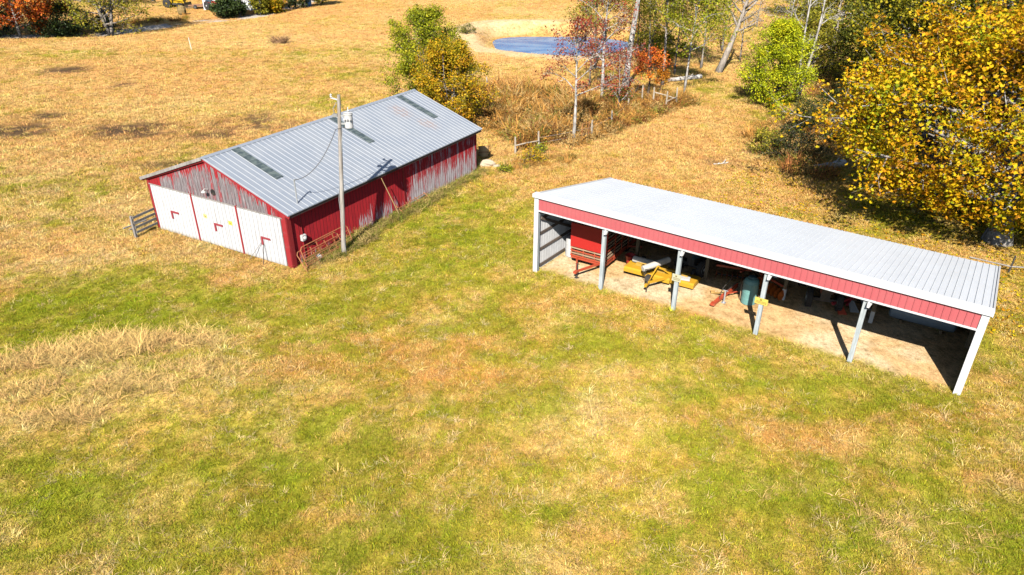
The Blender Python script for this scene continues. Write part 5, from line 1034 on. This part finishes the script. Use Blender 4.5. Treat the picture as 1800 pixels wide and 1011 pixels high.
# fallen leaves under the sycamore
r = np.random.default_rng(77); k = 9000
sx_, sy_ = G(1752, 425)[:2]; a = r.uniform(0, 6.28, k); q = 12*np.sqrt(r.uniform(0, 1, k)); x = sx_-1.5+q*np.cos(a); y = sy_+3+q*np.sin(a)*1.1
inb, ins = in_buildings(x, y, .3); x, y = x[~ins], y[~ins]; P = np.stack([x, y, height(x, y)+.05+r.uniform(0, .06, len(x))], 1)
tag(leaves_mesh('fallen_leaves', P, .15, L_SYC, None, 4, r, 1.5), 'yellow and brown leaves scattered under the sycamore', kind='stuff')

# ================================================================== FAR FARMYARD
wb = empty('farm_building', at2(-50.5, 138.5), R(10), 'long low white building far off behind the dark evergreens', 'building')
MB().box((-6, -3.5, -.5), (6, 3.5, 3.4)).build('wall', M_SWALL, wb); MB().prism([(-3.9, 3.4), (3.9, 3.4), (0, 4.9)], lambda a, b_, t_: (-6.3+t_, a, b_), 12.6).build('roof', M_TRIM, wb)
for k in range(3): MB().box((-5.5+k*4, -3.56, 1.2), (-4.3+k*4, -3.503, 2.2)).build('window', paint((.05, .08, .12), .2), wb)
MB().box((4.6, -3.57, -.2), (5.6, -3.503, 2.2)).build('door', M_BROWN, wb)
tc = G(372, 17); tractor((tc[0], tc[1], tc[2]), R(62), paint((.55, .03, .04), .4), 'small red tractor with a front loader parked by the white building', loader=True, s=1.0)
hb = G(351, 15); tr_ = empty('flat_trailer', hb, R(75), 'low brown flat trailer parked behind the red tractor', 'trailer'); MB().box((-1, -1.6, .45), (1, 1.6, .6)).build('deck', M_RUST, tr_); wheel(tr_, (-1.1, 0, .35), .35, .2); wheel(tr_, (1.1, 0, .35), .35, .2); MB().beam((0, -1.6, .5), (0, -2.8, .45), .1, .1).build('tongue', M_DARK, tr_)
# yellow backhoe loader
M_BY = paint((.55, .33, .01), .4, dirt=.2, dcol=(.4, .25, .03)); bq = G(301, 13); be = empty('backhoe', bq, R(80), 'yellow backhoe loader with its bucket lowered in the far farmyard', 'backhoe')
MB().prism([(-2.9, .8), (-2.9, 1.5), (-2.4, 1.65), (-.9, 1.75), (-.9, .7)], lambda a, b_, t_: (-.4+t_, a, b_), .8).build('hood', M_BY, be, bevel=.03)
MB().box((-.5, -2.7, .5), (.5, 1.1, .85)).build('chassis', M_DARK, be)
cb = MB()
for xx in (-.7, .62):
    for yy in (-.8, .7): cb.box((xx, yy, .9), (xx+.08, yy+.08, 2.6))
cb.box((-.8, -.95, 2.6), (.8, .95, 2.75)).box((-.72, -.72, .85), (.72, .75, 1.45)); cb.build('cab', M_BY, be); MB().box((-.68, -.76, 1.452), (.68, .74, 2.595)).build('glass', paint((.05, .07, .08), .1), be)
for sx2 in (-1, 1): wheel(be, (sx2*.85, .1, .78), .78, .42, M_BY); wheel(be, (sx2*.8, -2.2, .48), .48, .3, M_BY)
ld = MB()
for xx in (-.6, .6): ld.beam((xx, -.9, 1.5), (xx, -2.9, 1.2), .1, .18); ld.beam((xx, -2.9, 1.2), (xx, -3.5, .5), .1, .16)
ob = ld.build('loader_arm', M_BY, be); MB().prism([(-3.5, 1.0), (-3.6, .1), (-4.5, .05), (-3.7, .15), (-3.42, .95)], lambda a, b_, t_: (-1.1+t_, a, b_), 2.2).build('bucket', M_BROWN, ob)
bo = MB().beam((0, 1.1, .9), (0, 2.2, 3.0), .2, .3).build('boom', M_BY, be); st_ = MB().beam((0, 2.2, 3.0), (0, 3.4, 1.6), .16, .22).build('dipper', M_BY, bo); MB().prism([(3.2, 1.7), (3.7, 1.6), (3.7, 1.0), (3.1, 1.0), (3.2, 1.3)], lambda a, b_, t_: (-.25+t_, a, b_), .5).build('digging_bucket', M_DARK, bo)
blu = at2(-38.5, 140); be2 = empty('blue_barrel', blu, 0, 'blue barrel among the evergreens right of the white building', 'barrel'); MB().lathe([(.5, 0), (.55, .1), (.55, 1.6), (.45, 1.75)], (0, 0, 0), 16).build('body', paint((.02, .12, .30), .5), be2)
q = G(321, 26); tag(MB().lathe([(.5, 0), (.7, .3), (.75, .8), (.6, 1.3), (.2, 1.5)], q, 10).build('hay_clump', wood((.2, .14, .06), (.4, .28, .12), 'dry_clump', (9, 9, 9))), 'small brown clump standing on the far farm field', 'clump')
